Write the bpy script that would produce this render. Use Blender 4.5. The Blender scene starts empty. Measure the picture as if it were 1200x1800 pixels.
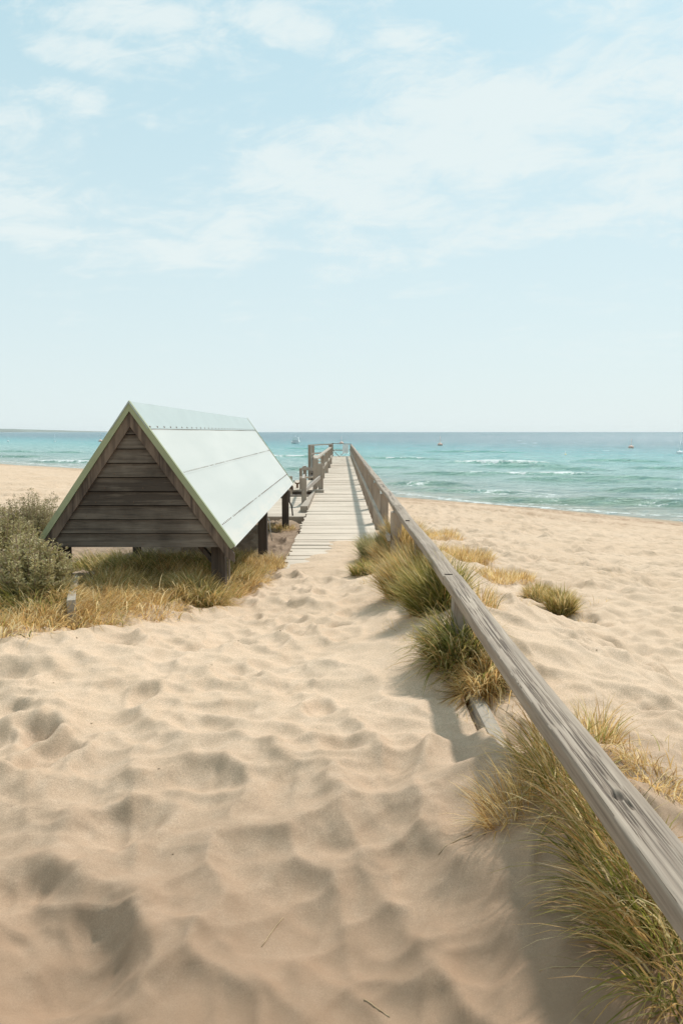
import bpy, bmesh, math, random
import numpy as np
from mathutils import Vector

R = math.radians
rng = np.random.default_rng(7)
random.seed(7)
C = bpy.context.scene.collection
SC = bpy.context.scene

# ------------------------------------------------------------------ camera, sky, sun
CAM_Z = 3.4
F_PX = 1300.0
PITCH = R(6.19)
cd = bpy.data.cameras.new('camera')
cam = bpy.data.objects.new('camera', cd)
C.objects.link(cam)
cam.location = (0, 0, CAM_Z)
cam.rotation_euler = (R(90) - PITCH, 0, 0)
cd.sensor_fit = 'VERTICAL'
cd.sensor_height = 36.0
cd.lens = F_PX / 1800 * 36
cd.clip_start = 0.05
cd.clip_end = 60000
cd.dof.use_dof = True
cd.dof.focus_distance = 9.0
cd.dof.aperture_fstop = 14
SC.camera = cam

SUN_AZ, SUN_EL = R(29), R(50)      # azimuth clockwise from +Y
SC.view_settings.view_transform = 'Standard'
SC.view_settings.look = 'None'
SC.view_settings.gamma = 1
SC.view_settings.exposure = 0.40

sd = bpy.data.lights.new('sun', 'SUN')
sd.energy = 3.0
sd.angle = R(3.0)
sd.color = (1.0, 0.972, 0.92)
sun = bpy.data.objects.new('sun', sd)
C.objects.link(sun)
sv = Vector((math.sin(SUN_AZ) * math.cos(SUN_EL), math.cos(SUN_AZ) * math.cos(SUN_EL), math.sin(SUN_EL)))
sun.rotation_euler = sv.to_track_quat('Z', 'Y').to_euler()
sun.location = (20, 20, 40)


class NG:
    """small helper round a node tree"""
    def __init__(self, nt):
        self.nt = nt
        self.n = nt.nodes
        self.l = nt.links

    def put(self, sock, v):
        if isinstance(v, bpy.types.NodeSocket):
            self.l.new(v, sock)
        elif v is not None:
            sock.default_value = v

    def m(self, op, a, b=None, c=None, clamp=False):
        n = self.n.new('ShaderNodeMath'); n.operation = op; n.use_clamp = clamp
        self.put(n.inputs[0], a); self.put(n.inputs[1], b); self.put(n.inputs[2], c)
        return n.outputs[0]

    def mix(self, f, a, b):
        n = self.n.new('ShaderNodeMix'); n.data_type = 'RGBA'
        self.put(n.inputs[0], f); self.put(n.inputs[6], a); self.put(n.inputs[7], b)
        return n.outputs[2]

    def noise(self, vec, scale, detail=4, rough=0.55, dist=0.0):
        n = self.n.new('ShaderNodeTexNoise')
        self.put(n.inputs['Vector'], vec); n.inputs['Scale'].default_value = scale
        n.inputs['Detail'].default_value = detail; n.inputs['Roughness'].default_value = rough
        n.inputs['Distortion'].default_value = dist
        return n.outputs['Fac']

    def scale(self, vec, s):
        n = self.n.new('ShaderNodeVectorMath'); n.operation = 'MULTIPLY'
        self.put(n.inputs[0], vec); n.inputs[1].default_value = s
        return n.outputs[0]

    def rng(self, v, a, b, c=0.0, d=1.0, smooth=False):
        n = self.n.new('ShaderNodeMapRange'); n.clamp = True
        if smooth: n.interpolation_type = 'SMOOTHSTEP'
        self.put(n.inputs[0], v)
        for i, q in enumerate((a, b, c, d)): n.inputs[i + 1].default_value = q
        return n.outputs[0]

    def pos(self):
        return self.n.new('ShaderNodeNewGeometry').outputs['Position']

    def sep(self, v):
        n = self.n.new('ShaderNodeSeparateXYZ'); self.put(n.inputs[0], v)
        return n.outputs

    def comb(self, x, y, z):
        n = self.n.new('ShaderNodeCombineXYZ')
        for i, q in enumerate((x, y, z)): self.put(n.inputs[i], q)
        return n.outputs[0]

    def attr(self, name):
        n = self.n.new('ShaderNodeAttribute'); n.attribute_name = name
        return n

    def bump(self, h, strength=0.5, dist=0.01):
        n = self.n.new('ShaderNodeBump'); self.put(n.inputs['Height'], h)
        n.inputs['Strength'].default_value = strength; n.inputs['Distance'].default_value = dist
        return n.outputs[0]


def sky_dir(px, py):
    """tangent coordinates (x/y, z/y) of a direction of the sky"""
    u = (px - 600) / F_PX; v = (900 - py) / F_PX
    y = math.cos(PITCH) + v * math.sin(PITCH); z = v * math.cos(PITCH) - math.sin(PITCH)
    return u / y, z / y


w = bpy.data.worlds.new('World')
SC.world = w
w.use_nodes = True
g = NG(w.node_tree)
g.n.clear()
sky = g.n.new('ShaderNodeTexSky')
sky.sky_type = 'NISHITA'
sky.sun_disc = False
sky.sun_elevation = SUN_EL
sky.sun_rotation = SUN_AZ
sky.air_density = 1.0
sky.dust_density = 1.2
sky.ozone_density = 1.2
tc = g.n.new('ShaderNodeTexCoord').outputs['Generated']
d = g.sep(tc)
ysafe = g.m('MAXIMUM', d[1], 0.02)
A_ = g.m('DIVIDE', d[0], ysafe)
B_ = g.m('DIVIDE', d[2], ysafe)
zs = g.m('MAXIMUM', g.m('ADD', d[2], 0.06), 0.02)
uv = g.comb(g.m('DIVIDE', d[0], zs), g.m('DIVIDE', d[1], zs), 0.0)
n1 = g.noise(g.scale(uv, (1.0, 1.35, 1.0)), 2.1, 9, 0.66, 0.5)
n2 = g.noise(g.scale(uv, (1.3, 1.0, 1.0)), 0.75, 5, 0.5, 0.2)
ru = g.m('MULTIPLY_ADD', A_, .966, g.m('MULTIPLY', B_, .259)); rv = g.m('MULTIPLY_ADD', B_, .966, g.m('MULTIPLY', A_, -.259))
n3 = g.noise(g.comb(ru, g.m('MULTIPLY', rv, 2.3), 0.0), 9.5, 10, 0.72, 1.1)
bias = None
for (px, py, rx, ry, rot, wt) in [
        (860, 240, 400, 150, 8, 1.0), (1120, 170, 330, 150, 0, .9), (1150, 300, 250, 120, 0, .8), (440, 395, 330, 75, 10, .75), (930, 395, 420, 42, 13, .75),
        (20, 370, 150, 75, -18, .95), (150, 92, 150, 40, -12, .75), (510, 55, 150, 52, -20, .95),
        (120, 172, 90, 34, -15, .7), (210, 18, 220, 55, 0, .9), (740, 80, 120, 34, -8, .65),
        (1130, 30, 200, 60, 0, .75), (560, 180, 130, 110, 0, .45), (0, 210, 120, 80, 0, .5), (620, 330, 400, 130, 5, .7), (1100, 610, 420, 40, 3, .35), (300, 60, 260, 90, 0, .35), (700, 140, 300, 110, -5, .55), (60, 300, 200, 130, 0, .35)]:
    a0, b0 = sky_dir(px, py)
    a1, b1 = sky_dir(px + rx, py); a2, b2 = sky_dir(px, py - ry)
    ra = abs(a1 - a0); rb = abs(b2 - b0)
    co, si = math.cos(R(rot)), math.sin(R(rot))
    da = g.m('SUBTRACT', A_, a0); db = g.m('SUBTRACT', B_, b0)
    p = g.m('MULTIPLY_ADD', da, co / ra, g.m('MULTIPLY', db, si / ra))
    q = g.m('MULTIPLY_ADD', db, co / rb, g.m('MULTIPLY', da, -si / rb))
    e = g.m('SUBTRACT', 1.25, g.m('ADD', g.m('MULTIPLY', p, p), g.m('MULTIPLY', q, q)))
    e = g.m('MULTIPLY', g.m('MAXIMUM', e, 0.0), wt)
    bias = e if bias is None else g.m('MAXIMUM', bias, e)
front = g.rng(d[1], 0.0, 0.2)
bias = g.m('MULTIPLY', bias, front)
back = g.m('MULTIPLY', g.m('SUBTRACT', 1.0, front), 0.45)
den = g.m('ADD', g.m('MULTIPLY', n1, 1.15), g.m('MULTIPLY', n2, 0.35))
den = g.m('ADD', den, g.m('MULTIPLY', n3, 0.85))
den = g.m('ADD', den, g.m('MULTIPLY', g.m('ADD', bias, back), 0.36))
cl = g.rng(den, 1.20, 1.62, 0, 1, True)
cl = g.m('MULTIPLY', cl, g.rng(d[2], 0.02, 0.2))
# thin milky air, strongest low over the sea
low = g.rng(d[2], 0.0, 0.52, 0.97, 0.80)
air = g.mix(g.rng(d[2], 0.0, 0.45), (5.65, 6.35, 6.4, 1), (4.05, 5.75, 6.15, 1))
base = g.mix(low, sky.outputs[0], air)
colr = g.mix(g.m('MULTIPLY', cl, 0.80), base, (6.0, 6.6, 6.6, 1))
bg = g.n.new('ShaderNodeBackground')
g.l.new(colr, bg.inputs[0])
bg.inputs[1].default_value = 0.105
wo = g.n.new('ShaderNodeOutputWorld')
g.l.new(bg.outputs[0], wo.inputs[0])

# ------------------------------------------------------------------ helpers
def tag(o, label=None, cat=None, group=None, kind=None):
    if label: o['label'] = label
    if cat: o['category'] = cat
    if group: o['group'] = group
    if kind: o['kind'] = kind
    return o


def thing(name, label, cat, loc=(0, 0, 0), group=None, rz=0.0):
    o = bpy.data.objects.new(name, None)
    C.objects.link(o)
    o.location = loc
    o.rotation_euler = (0, 0, rz)
    o.empty_display_size = 0.2
    return tag(o, label, cat, group)


def np_mesh(name, V, Fq, mat, parent=None, smooth=False, attrs=None, tri=None):
    """V (n,3); Fq (m,4) quads; tri (k,3) triangles"""
    me = bpy.data.meshes.new(name)
    V = np.asarray(V, dtype=np.float32)
    parts = []; tot = []
    if Fq is not None and len(Fq):
        parts.append(np.asarray(Fq, dtype=np.int32).ravel()); tot += [4] * len(Fq)
    if tri is not None and len(tri):
        parts.append(np.asarray(tri, dtype=np.int32).ravel()); tot += [3] * len(tri)
    li = np.concatenate(parts); tot = np.asarray(tot, dtype=np.int32)
    st = np.concatenate([[0], np.cumsum(tot)[:-1]]).astype(np.int32)
    me.vertices.add(len(V)); me.vertices.foreach_set('co', V.ravel())
    me.loops.add(len(li)); me.loops.foreach_set('vertex_index', li)
    me.polygons.add(len(tot)); me.polygons.foreach_set('loop_start', st)
    me.update(calc_edges=True)
    me.validate()
    if smooth:
        me.polygons.foreach_set('use_smooth', np.ones(len(me.polygons), dtype=bool))
    for an, av in (attrs or {}).items():
        av = np.asarray(av, dtype=np.float32)
        if av.ndim == 2:
            if av.shape[1] == 3: av = np.concatenate([av, np.ones((len(av), 1), np.float32)], 1)
            at = me.attributes.new(an, 'FLOAT_COLOR', 'POINT'); at.data.foreach_set('color', av.ravel())
        else:
            at = me.attributes.new(an, 'FLOAT', 'POINT'); at.data.foreach_set('value', av)
    for m_ in (mat if isinstance(mat, (list, tuple)) else [mat]):
        me.materials.append(m_)
    o = bpy.data.objects.new(name, me)
    C.objects.link(o)
    if parent: o.parent = parent
    return o


class MB:
    """collects boxes, bars and tubes and links them as ONE mesh object"""
    def __init__(self):
        self.bm = bmesh.new(); self.mi = 0

    def box(self, x0, x1, y0, y1, z0, z1, bev=0.0, jit=0.0):
        vs = [self.bm.verts.new((x + random.uniform(-jit, jit), y + random.uniform(-jit, jit), z + random.uniform(-jit, jit)))
              for x in (x0, x1) for y in (y0, y1) for z in (z0, z1)]
        fs = [self.bm.faces.new([vs[i] for i in f]) for f in ((0, 1, 3, 2), (4, 6, 7, 5), (0, 4, 5, 1), (2, 3, 7, 6), (0, 2, 6, 4), (1, 5, 7, 3))]
        for f in fs: f.material_index = self.mi
        if bev:
            es = list({e for f in fs for e in f.edges})
            r = bmesh.ops.bevel(self.bm, geom=es, offset=bev, segments=2, profile=0.6, affect='EDGES')
            for f in r['faces']: f.material_index = self.mi
        return self

    def bar(self, p, q, wx, wz, up=(0, 0, 1), bev=0.0):
        """a rectangular timber from p to q, wx wide across, wz high along 'up'"""
        p = Vector(p); q = Vector(q); d_ = (q - p).normalized(); up = Vector(up)
        s = d_.cross(up).normalized(); u = s.cross(d_).normalized()
        vs = []
        for c in (p, q):
            for a, b in ((-1, -1), (1, -1), (1, 1), (-1, 1)):
                vs.append(self.bm.verts.new(c + s * a * wx / 2 + u * b * wz / 2))
        fs = [self.bm.faces.new([vs[i] for i in f]) for f in ((3, 2, 1, 0), (4, 5, 6, 7), (0, 1, 5, 4), (1, 2, 6, 5), (2, 3, 7, 6), (3, 0, 4, 7))]
        for f in fs: f.material_index = self.mi
        if bev:
            es = list({e for f in fs for e in f.edges})
            bmesh.ops.bevel(self.bm, geom=es, offset=bev, segments=2, profile=0.6, affect='EDGES')
        return self

    def tube(self, pts, r, n=8, taper=None):
        rings = []
        for i, p in enumerate(pts):
            p = Vector(p)
            a = Vector(pts[max(i - 1, 0)]); b = Vector(pts[min(i + 1, len(pts) - 1)])
            d_ = (b - a).normalized()
            s = d_.orthogonal().normalized(); u = d_.cross(s)
            rr = r if taper is None else taper[i]
            rings.append([self.bm.verts.new(p + (s * math.cos(t) + u * math.sin(t)) * rr) for t in [k * 2 * math.pi / n for k in range(n)]])
        for a, b in zip(rings, rings[1:]):
            for k in range(n):
                f = self.bm.faces.new((a[k], a[(k + 1) % n], b[(k + 1) % n], b[k])); f.smooth = True; f.material_index = self.mi
        for c in (rings[0][::-1], rings[-1]):
            f = self.bm.faces.new(c); f.material_index = self.mi
        return self

    def poly(self, pts, thick):
        """a flat polygon given as 3D points, extruded by the vector thick"""
        t = Vector(thick)
        a = [self.bm.verts.new(Vector(p)) for p in pts]; b = [self.bm.verts.new(Vector(p) + t) for p in pts]
        n = len(pts)
        fs = [self.bm.faces.new(a[::-1]), self.bm.faces.new(b)]
        fs += [self.bm.faces.new((a[i], a[(i + 1) % n], b[(i + 1) % n], b[i])) for i in range(n)]
        for f in fs: f.material_index = self.mi
        return self

    def build(self, name, mat, parent=None, smooth=False):
        bmesh.ops.recalc_face_normals(self.bm, faces=self.bm.faces)
        me = bpy.data.meshes.new(name)
        self.bm.to_mesh(me); self.bm.free()
        for m_ in (mat if isinstance(mat, (list, tuple)) else [mat]): me.materials.append(m_)
        if smooth:
            for p in me.polygons: p.use_smooth = True
        o = bpy.data.objects.new(name, me)
        C.objects.link(o)
        if parent:
            o.parent = parent
            o.location = -Vector(parent.location)      # parts are modelled in world coordinates
        return o


# value noise in numpy
_perm = rng.random((256, 256))


def vnoise(x, y, seed=0):
    x = np.asarray(x, float) + seed * 17.31; y = np.asarray(y, float) + seed * 9.77
    xi = np.floor(x).astype(int); yi = np.floor(y).astype(int)
    fx = x - xi; fy = y - yi
    fx = fx * fx * fx * (fx * (fx * 6 - 15) + 10); fy = fy * fy * fy * (fy * (fy * 6 - 15) + 10)
    a = _perm[xi & 255, yi & 255]; b = _perm[(xi + 1) & 255, yi & 255]
    c = _perm[xi & 255, (yi + 1) & 255]; e = _perm[(xi + 1) & 255, (yi + 1) & 255]
    return (a * (1 - fx) + b * fx) * (1 - fy) + (c * (1 - fx) + e * fx) * fy


def fbm(x, y, o=4, seed=0, gain=0.5):
    s = 0; a = 1; t = 0
    for i in range(o):
        s = s + a * vnoise(x * 2 ** i, y * 2 ** i, seed + i); t += a; a *= gain
    return s / t


def sstep(a, b, x):
    t = np.clip((np.asarray(x, float) - a) / (b - a), 0, 1)
    return t * t * (3 - 2 * t)


def shore(x, y):
    """signed distance to the waterline, positive out to sea"""
    t = (np.asarray(x, float) - 3) * -.661 + (np.asarray(y, float) - 39) * .75
    s = (np.asarray(x, float) - 3) * .75 + (np.asarray(y, float) - 39) * .661
    return s + 3.2 * sstep(25, 70, t) + .5 * np.sin(t / 7.0) + .25 * np.sin(t / 2.7 + 1), t


# ------------------------------------------------------------------ materials
def principled(name):
    m_ = bpy.data.materials.new(name); m_.use_nodes = True
    g_ = NG(m_.node_tree)
    return m_, g_, g_.n['Principled BSDF']


def sand_material():
    m_, g_, b = principled('sand')
    P = g_.pos()
    mask = g_.attr('mask')          # r: wet, g: brown litter, b: weed line
    ms = g_.sep(mask.outputs['Vector'])
    n_big = g_.noise(P, 0.7, 5, 0.6)
    n_mid = g_.noise(P, 9.0, 5, 0.6)
    n_gr = g_.noise(P, 420.0, 2, 0.7)
    n_gr2 = g_.noise(P, 190.0, 3, 0.75)
    c = g_.mix(g_.rng(n_big, .3, .7), (.535, .384, .262, 1), (.59, .438, .312, 1))
    c = g_.mix(g_.m('MULTIPLY', g_.rng(n_mid, .45, .75), .35), c, (.60, .46, .345, 1))
    gr = g_.rng(n_gr, .25, .75, .68, 1.32)
    gr2 = g_.rng(n_gr2, .3, .7, .80, 1.18)
    vg = g_.n.new('ShaderNodeTexVoronoi'); vg.inputs['Scale'].default_value = 260.0; g_.put(vg.inputs['Vector'], P)
    vr = g_.sep(vg.outputs['Color'])[0]
    gr = g_.m('MULTIPLY', gr, g_.rng(vr, 0, 1, .82, 1.18))
    k = g_.n.new('ShaderNodeVectorMath'); k.operation = 'SCALE'
    g_.put(k.inputs[0], c); g_.put(k.inputs['Scale'], g_.m('MULTIPLY', gr, gr2))
    c = k.outputs[0]
    spk = g_.rng(g_.noise(P, 60, 2, .5), .73, .77)
    c = g_.mix(g_.m('MULTIPLY', spk, .45), c, (.12, .08, .05, 1))
    coarse_shade = g_.m('MULTIPLY', g_.rng(g_.m('ADD', g_.sep(P)[1], g_.m('MULTIPLY', n_mid, 1.2)), 2.2, 5.4, 1, 0, True), g_.rng(n_big, .25, .6, .7, 1))  # coarser brown sand, with the foreground's shade painted into the same colour
    c = g_.mix(g_.m('MULTIPLY', coarse_shade, .95), c, (.295, .188, .118, 1))
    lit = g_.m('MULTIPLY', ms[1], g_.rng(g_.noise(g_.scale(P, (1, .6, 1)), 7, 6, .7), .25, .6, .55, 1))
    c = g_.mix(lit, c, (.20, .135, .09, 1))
    c = g_.mix(g_.m('MULTIPLY', ms[0], .75), c, (.30, .235, .165, 1))
    wd = g_.m('MULTIPLY', ms[2], g_.rng(g_.noise(P, 3.2, 7, .75), .42, .56))
    c = g_.mix(g_.m('MULTIPLY', wd, .8), c, (.22, .12, .06, 1))
    g_.put(b.inputs['Base Color'], c)
    b.inputs['Roughness'].default_value = .9
    b.inputs['Specular IOR Level'].default_value = .15
    h = g_.m('MULTIPLY_ADD', g_.noise(P, 24, 4, .6), .18, g_.m('MULTIPLY', n_gr, .14))
    h2 = g_.noise(g_.scale(P, (1, 1, .2)), 2.6, 4, .55, .5)
    h = g_.m('ADD', g_.m('MULTIPLY', h, .012), g_.m('MULTIPLY', g_.m('MULTIPLY', h2, .11), g_.rng(g_.sep(P)[1], 7, 14)))
    g_.put(b.inputs['Normal'], g_.bump(h, .8, 1.0))
    return m_


def wood(name, pale, dark, axis='y', streak=1.0, rough=.85, blotch=.35, bump=.004, grain=26, dust=0):
    """weathered timber; the grain runs along one world axis"""
    m_, g_, b = principled(name)
    P = g_.n.new('ShaderNodeTexCoord').outputs['Object']
    lo, hi = 1.1, float(grain)
    sc = {'x': (lo, hi, hi), 'y': (hi, lo, hi), 'z': (hi, hi, lo)}[axis]
    q = g_.scale(P, sc)
    n1_ = g_.noise(q, 1.0, 6, .65, .6)
    n2_ = g_.noise(g_.scale(q, (3, 3, 3)), 1.0, 3, .6)
    n3_ = g_.noise(P, 1.7, 4, .6)
    oi = g_.n.new('ShaderNodeObjectInfo').outputs['Random']
    isl = g_.n.new('ShaderNodeNewGeometry').outputs['Random Per Island']
    f = g_.m('ADD', g_.m('MULTIPLY', g_.rng(n1_, .34, .66), .7 * streak), g_.m('MULTIPLY', g_.rng(n3_, .3, .7), blotch))
    f = g_.m('ADD', f, g_.m('MULTIPLY', g_.m('SUBTRACT', isl, .5), .34))
    f = g_.m('ADD', f, g_.m('MULTIPLY', g_.m('SUBTRACT', oi, .5), .15), clamp=True)
    c = g_.mix(f, (*pale, 1), (*dark, 1))
    crack = g_.rng(n2_, .60, .70)
    c = g_.mix(g_.m('MULTIPLY', crack, .35 * streak), c, tuple(v * .35 for v in dark) + (1,))
    if dust:
        du = g_.m('ADD', g_.rng(g_.sep(P)[1], 0, 11, .30, -.10), g_.noise(g_.scale(P, (1, 1.6, 1)), 2.3, 6, .65))
        c = g_.mix(g_.m('MULTIPLY', g_.rng(du, .50, .72), .85), c, (.54, .40, .28, 1))
    g_.put(b.inputs['Base Color'], c)
    b.inputs['Roughness'].default_value = rough
    b.inputs['Specular IOR Level'].default_value = .25
    g_.put(b.inputs['Normal'], g_.bump(g_.m('SUBTRACT', n1_, g_.m('MULTIPLY', crack, .5)), .7, bump))
    return m_


def plain(name, col, rough=.6, var=.12, scale=6.0, metal=0.0, spec=.5):
    m_, g_, b = principled(name)
    P = g_.n.new('ShaderNodeTexCoord').outputs['Object']
    f = g_.noise(P, scale, 5, .6)
    c = g_.mix(g_.rng(f, .3, .7), tuple(v * (1 - var) for v in col) + (1,), tuple(min(1, v * (1 + var)) for v in col) + (1,))
    g_.put(b.inputs['Base Color'], c)
    b.inputs['Roughness'].default_value = rough
    b.inputs['Metallic'].default_value = metal
    b.inputs['Specular IOR Level'].default_value = spec
    return m_


def leaf_mat(name, trans=.35, rough=.6):
    """colour comes from the blades themselves (attribute col)"""
    m_ = bpy.data.materials.new(name); m_.use_nodes = True
    g_ = NG(m_.node_tree)
    b = g_.n['Principled BSDF']
    a = g_.attr('col').outputs['Color']
    g_.put(b.inputs['Base Color'], a)
    b.inputs['Roughness'].default_value = rough
    b.inputs['Specular IOR Level'].default_value = .25
    tr = g_.n.new('ShaderNodeBsdfTranslucent'); g_.put(tr.inputs[0], a)
    mx = g_.n.new('ShaderNodeMixShader'); mx.inputs[0].default_value = trans
    g_.l.new(b.outputs[0], mx.inputs[1]); g_.l.new(tr.outputs[0], mx.inputs[2])
    g_.l.new(mx.outputs[0], g_.n['Material Output'].inputs[0])
    return m_


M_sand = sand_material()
M_deck = wood('deck_timber', (.66, .555, .45), (.43, .355, .28), 'x', .8, blotch=.25, bump=.004, dust=1)
M_railtop = wood('rail_timber', (.50, .43, .355), (.27, .225, .18), 'y', .9, grain=30, bump=.006)
M_post = wood('post_timber', (.43, .36, .29), (.24, .19, .15), 'z', .9)
M_postx = wood('beam_timber', (.44, .39, .34), (.25, .205, .17), 'x', .9)
M_clad = wood('dark_weatherboard', (.225, .178, .138), (.070, .052, .040), 'x', 1.0, blotch=.75, grain=20)
M_barge = wood('barge_timber', (.26, .19, .14), (.07, .05, .04), 'z', 1.0, blotch=.5, grain=20)
M_leg = wood('dark_leg_timber', (.13, .10, .08), (.05, .038, .03), 'z', 1.0)
M_pile = wood('pile_timber', (.10, .085, .07), (.03, .026, .022), 'z', 1.0)
M_old = wood('old_board_timber', (.45, .39, .32), (.28, .23, .18), 'y', .8)
M_trim = plain('green_trim', (.31, .33, .19), .5, .1, 3)
M_rust = plain('rust', (.16, .085, .045), .8, .3, 40)
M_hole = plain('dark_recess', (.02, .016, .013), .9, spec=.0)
M_white = plain('white_paint', (.78, .79, .78), .5, .04, 2)
M_grey = plain('grey_ink', (.42, .45, .48), .6)
M_steel = plain('galvanised_wire', (.55, .54, .5), .45, .1, 20, .6)
M_dark = plain('shadow_dark', (.03, .032, .035), .6)
M_orange = plain('faded_orange_plastic', (.78, .50, .40), .5, .15, 4)
M_yellow = plain('yellow_plastic', (.72, .50, .12), .5, .1, 4)
M_grass = leaf_mat('grass_blade', .58)
M_leaf = leaf_mat('shrub_leaf', .25)
M_straw = plain('dry_straw', (.42, .30, .17), .8, .3, 30)
M_twig = plain('dry_twig', (.25, .17, .10), .8, .3, 30)


def roof_material():
    m_, g_, b = principled('painted_roof_sheet')
    P = g_.n.new('ShaderNodeTexCoord').outputs['Object']
    f = g_.noise(g_.scale(P, (1, .25, 1)), 2.2, 6, .6)
    c = g_.mix(g_.rng(f, .3, .7), (.475, .485, .45, 1), (.535, .54, .505, 1))
    # weathered, chalky band where the paint has gone along the eave
    z = g_.sep(P)[2]
    wear = g_.m('MULTIPLY', g_.rng(z, 2.20, 2.34, 1, 0), g_.rng(g_.noise(g_.scale(P, (3, .5, 3)), 2.5, 6, .7), .40, .58))
    c = g_.mix(g_.m('MULTIPLY', wear, .8), c, (.60, .56, .50, 1))
    stain = g_.rng(g_.noise(g_.scale(P, (1, 2.2, .4)), 5.0, 6, .7), .58, .8)
    c = g_.mix(g_.m('MULTIPLY', stain, .25), c, (.36, .39, .32, 1))
    g_.put(b.inputs['Base Color'], c)
    g_.put(b.inputs['Roughness'], g_.rng(f, .3, .7, .42, .58))
    b.inputs['Specular IOR Level'].default_value = .5
    g_.put(b.inputs['Normal'], g_.bump(g_.noise(g_.scale(P, (1, .6, 1)), 1.1, 3, .5), .25, .03))
    return m_


M_roof = roof_material()
M_cap = plain('ridge_sheet', (.40, .45, .435), .42, .05, 2.0)

# ------------------------------------------------------------------ the ground: one sheet to the horizon
def axis(lo_f, hi_f, step, grow, far):
    mid = np.arange(lo_f, hi_f, step)
    def wing(start, sign):
        out = []; s_ = step; p = start
        while abs(p) < far:
            s_ *= (1 + grow) if abs(p) < 90 else 1.6
            p = p + sign * s_; out.append(p)
        return out
    return np.array(sorted(wing(mid[0], -1)) + list(mid) + wing(mid[-1], 1))


gx = axis(-2.4, 1.7, .014, .019, 30000)
ys = [-3.0]
while ys[-1] < 60: ys.append(ys[-1] + (max(.012, .0050 * ys[-1]) if ys[-1] > 1.3 else .08))
yy = ys[-1]; st = .5
back_ = []; p = -3.0; s_ = .2
while p > -30000: s_ *= 1.25; p -= s_; back_.append(p)
while yy < 30000: st *= 1.35; yy += st; ys.append(yy)
gy = np.array(back_[::-1] + ys)
gx = np.unique(np.clip(gx, -14000, 14000)); gy = np.unique(np.clip(gy, -14000, 14000))
X, Y = np.meshgrid(gx, gy, indexing='ij')
Xc = np.clip(X, -400, 400); Yc = np.clip(Y, -400, 400)


def base_ground(x, y):
    s, t = shore(x, y)
    beach = np.interp(s, [-400, -60, -30, -22, -15, -8, -3, 0, 5, 60, 300], [3.0, 1.7, 1.30, 1.12, .86, .46, .16, 0, -.3, -2.5, -6])
    path = np.interp(y, [-6, 0, 1.6, 2.6, 3.6, 5, 8, 10.5, 12.0, 13.5, 15, 20, 26, 34], [1.50, 1.40, 1.52, 1.66, 1.74, 1.69, 1.50, 1.385, 1.355, 1.35, 1.31, 1.20, 1.0, .6])
    wr = 1 - sstep(1.5, 3.3, x + .10 * (y - 7))
    wl = sstep(-16, -5, x)
    wy = 1 - sstep(13, 26, y)
    z = beach + (path - beach) * wr * wl * wy
    # mound the rail runs along
    my = sstep(3.9, 5.6, y) * (1 - sstep(11.5, 16.5, y))
    z = z + .27 * np.exp(-((x - .98) / .62) ** 2) * my
    z = z + .15 * np.exp(-((x - 1.7) / .8) ** 2 - ((y - 6.6) / 1.9) ** 2)
    z = z + .33 * np.exp(-(np.maximum(.85 - x, 0) / .42) ** 2 - (np.maximum(x - 1.1, 0) / .5) ** 2) * sstep(-1, 1, y) * (1 - sstep(2.6, 4.2, y)) + .05 * np.exp(-((x - .95) / .50) ** 2) * sstep(2.6, 4.2, y) * (1 - sstep(4.2, 5.4, y))
    # left shoulder under the grass, hollow between the hut and the boardwalk
    z = z + .19 * sstep(-.9, -2.2, x) * sstep(3.0, 6.2, y) * (1 - sstep(8.0, 10.5, y)) * (x > -30)
    hol = sstep(-.82, -1.0, x) * sstep(-7.5, -4, x) * sstep(9.6, 11.6, y) * (1 - sstep(20, 26, y))
    z = z - .13 * hol * (1 - .75 * sstep(13, 18.5, y))
    return z, s, t, my


Z, S, T, MY = base_ground(X, Y)
nearfade = np.clip(1.2 - np.hypot(Xc, Yc) / 120, 0, 1)
dry = sstep(-.8, -5, S)
Z += dry * nearfade * .07 * (fbm(Xc * .55, Yc * .55, 3, 3) - .5) * 2
# wind-softened crests and hollows
wx = Xc + .35 * (fbm(Xc * 1.3, Yc * 1.3, 2, 11) - .5); wy_ = Yc + .35 * (fbm(Xc * 1.3, Yc * 1.3, 2, 15) - .5)
rid = 1 - np.abs(2 * fbm(wx * 1.9, wy_ * 2.3, 2, 21) - 1) * 2.2
rid2 = 1 - np.abs(2 * fbm(wx * 4.2, wy_ * 5.0, 2, 31) - 1) * 2.2
smoothside = 1 - .75 * MY * np.exp(-((Xc - .45) / .5) ** 2)
ondeck = 1 - .85 * sstep(10.0, 12.5, Yc) * (1 - sstep(18, 20, Yc)) * (np.abs(Xc + .1) < 1.0)
Z += dry * nearfade * (.022 * rid + .006 * rid2) * smoothside * ondeck


def bowls(x, y, cell, seed, skew=.5, wr=.35):
    """overlapping hollows that meet in sharp crests, the way trodden dry sand does"""
    u = x / cell; v = y / cell
    ui = np.floor(u).astype(int); vi = np.floor(v).astype(int)
    best = np.full(u.shape, 9.0)
    for a in (-1, 0, 1):
        for b_ in (-1, 0, 1):
            ci = ui + a; cj = vi + b_
            r1 = _perm[(ci * 7 + seed) & 255, (cj * 13 + seed * 3) & 255]; r2 = _perm[(ci * 11 + 91 + seed) & 255, (cj * 5 + 37) & 255]
            r3 = _perm[(ci * 3 + 17) & 255, (cj * 17 + seed + 71) & 255]
            dx = u - (ci + .1 + .8 * r1); dy = v - (cj + .1 + .8 * r2)
            d2 = dx * dx + dy * dy; d1 = np.sqrt(d2) + 1e-6
            best = np.minimum(best, d2 * (1 + skew * (dx + dy) / (1.414 * d1)) * (.8 + .5 * r3) + wr * r3)
    return best


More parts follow.
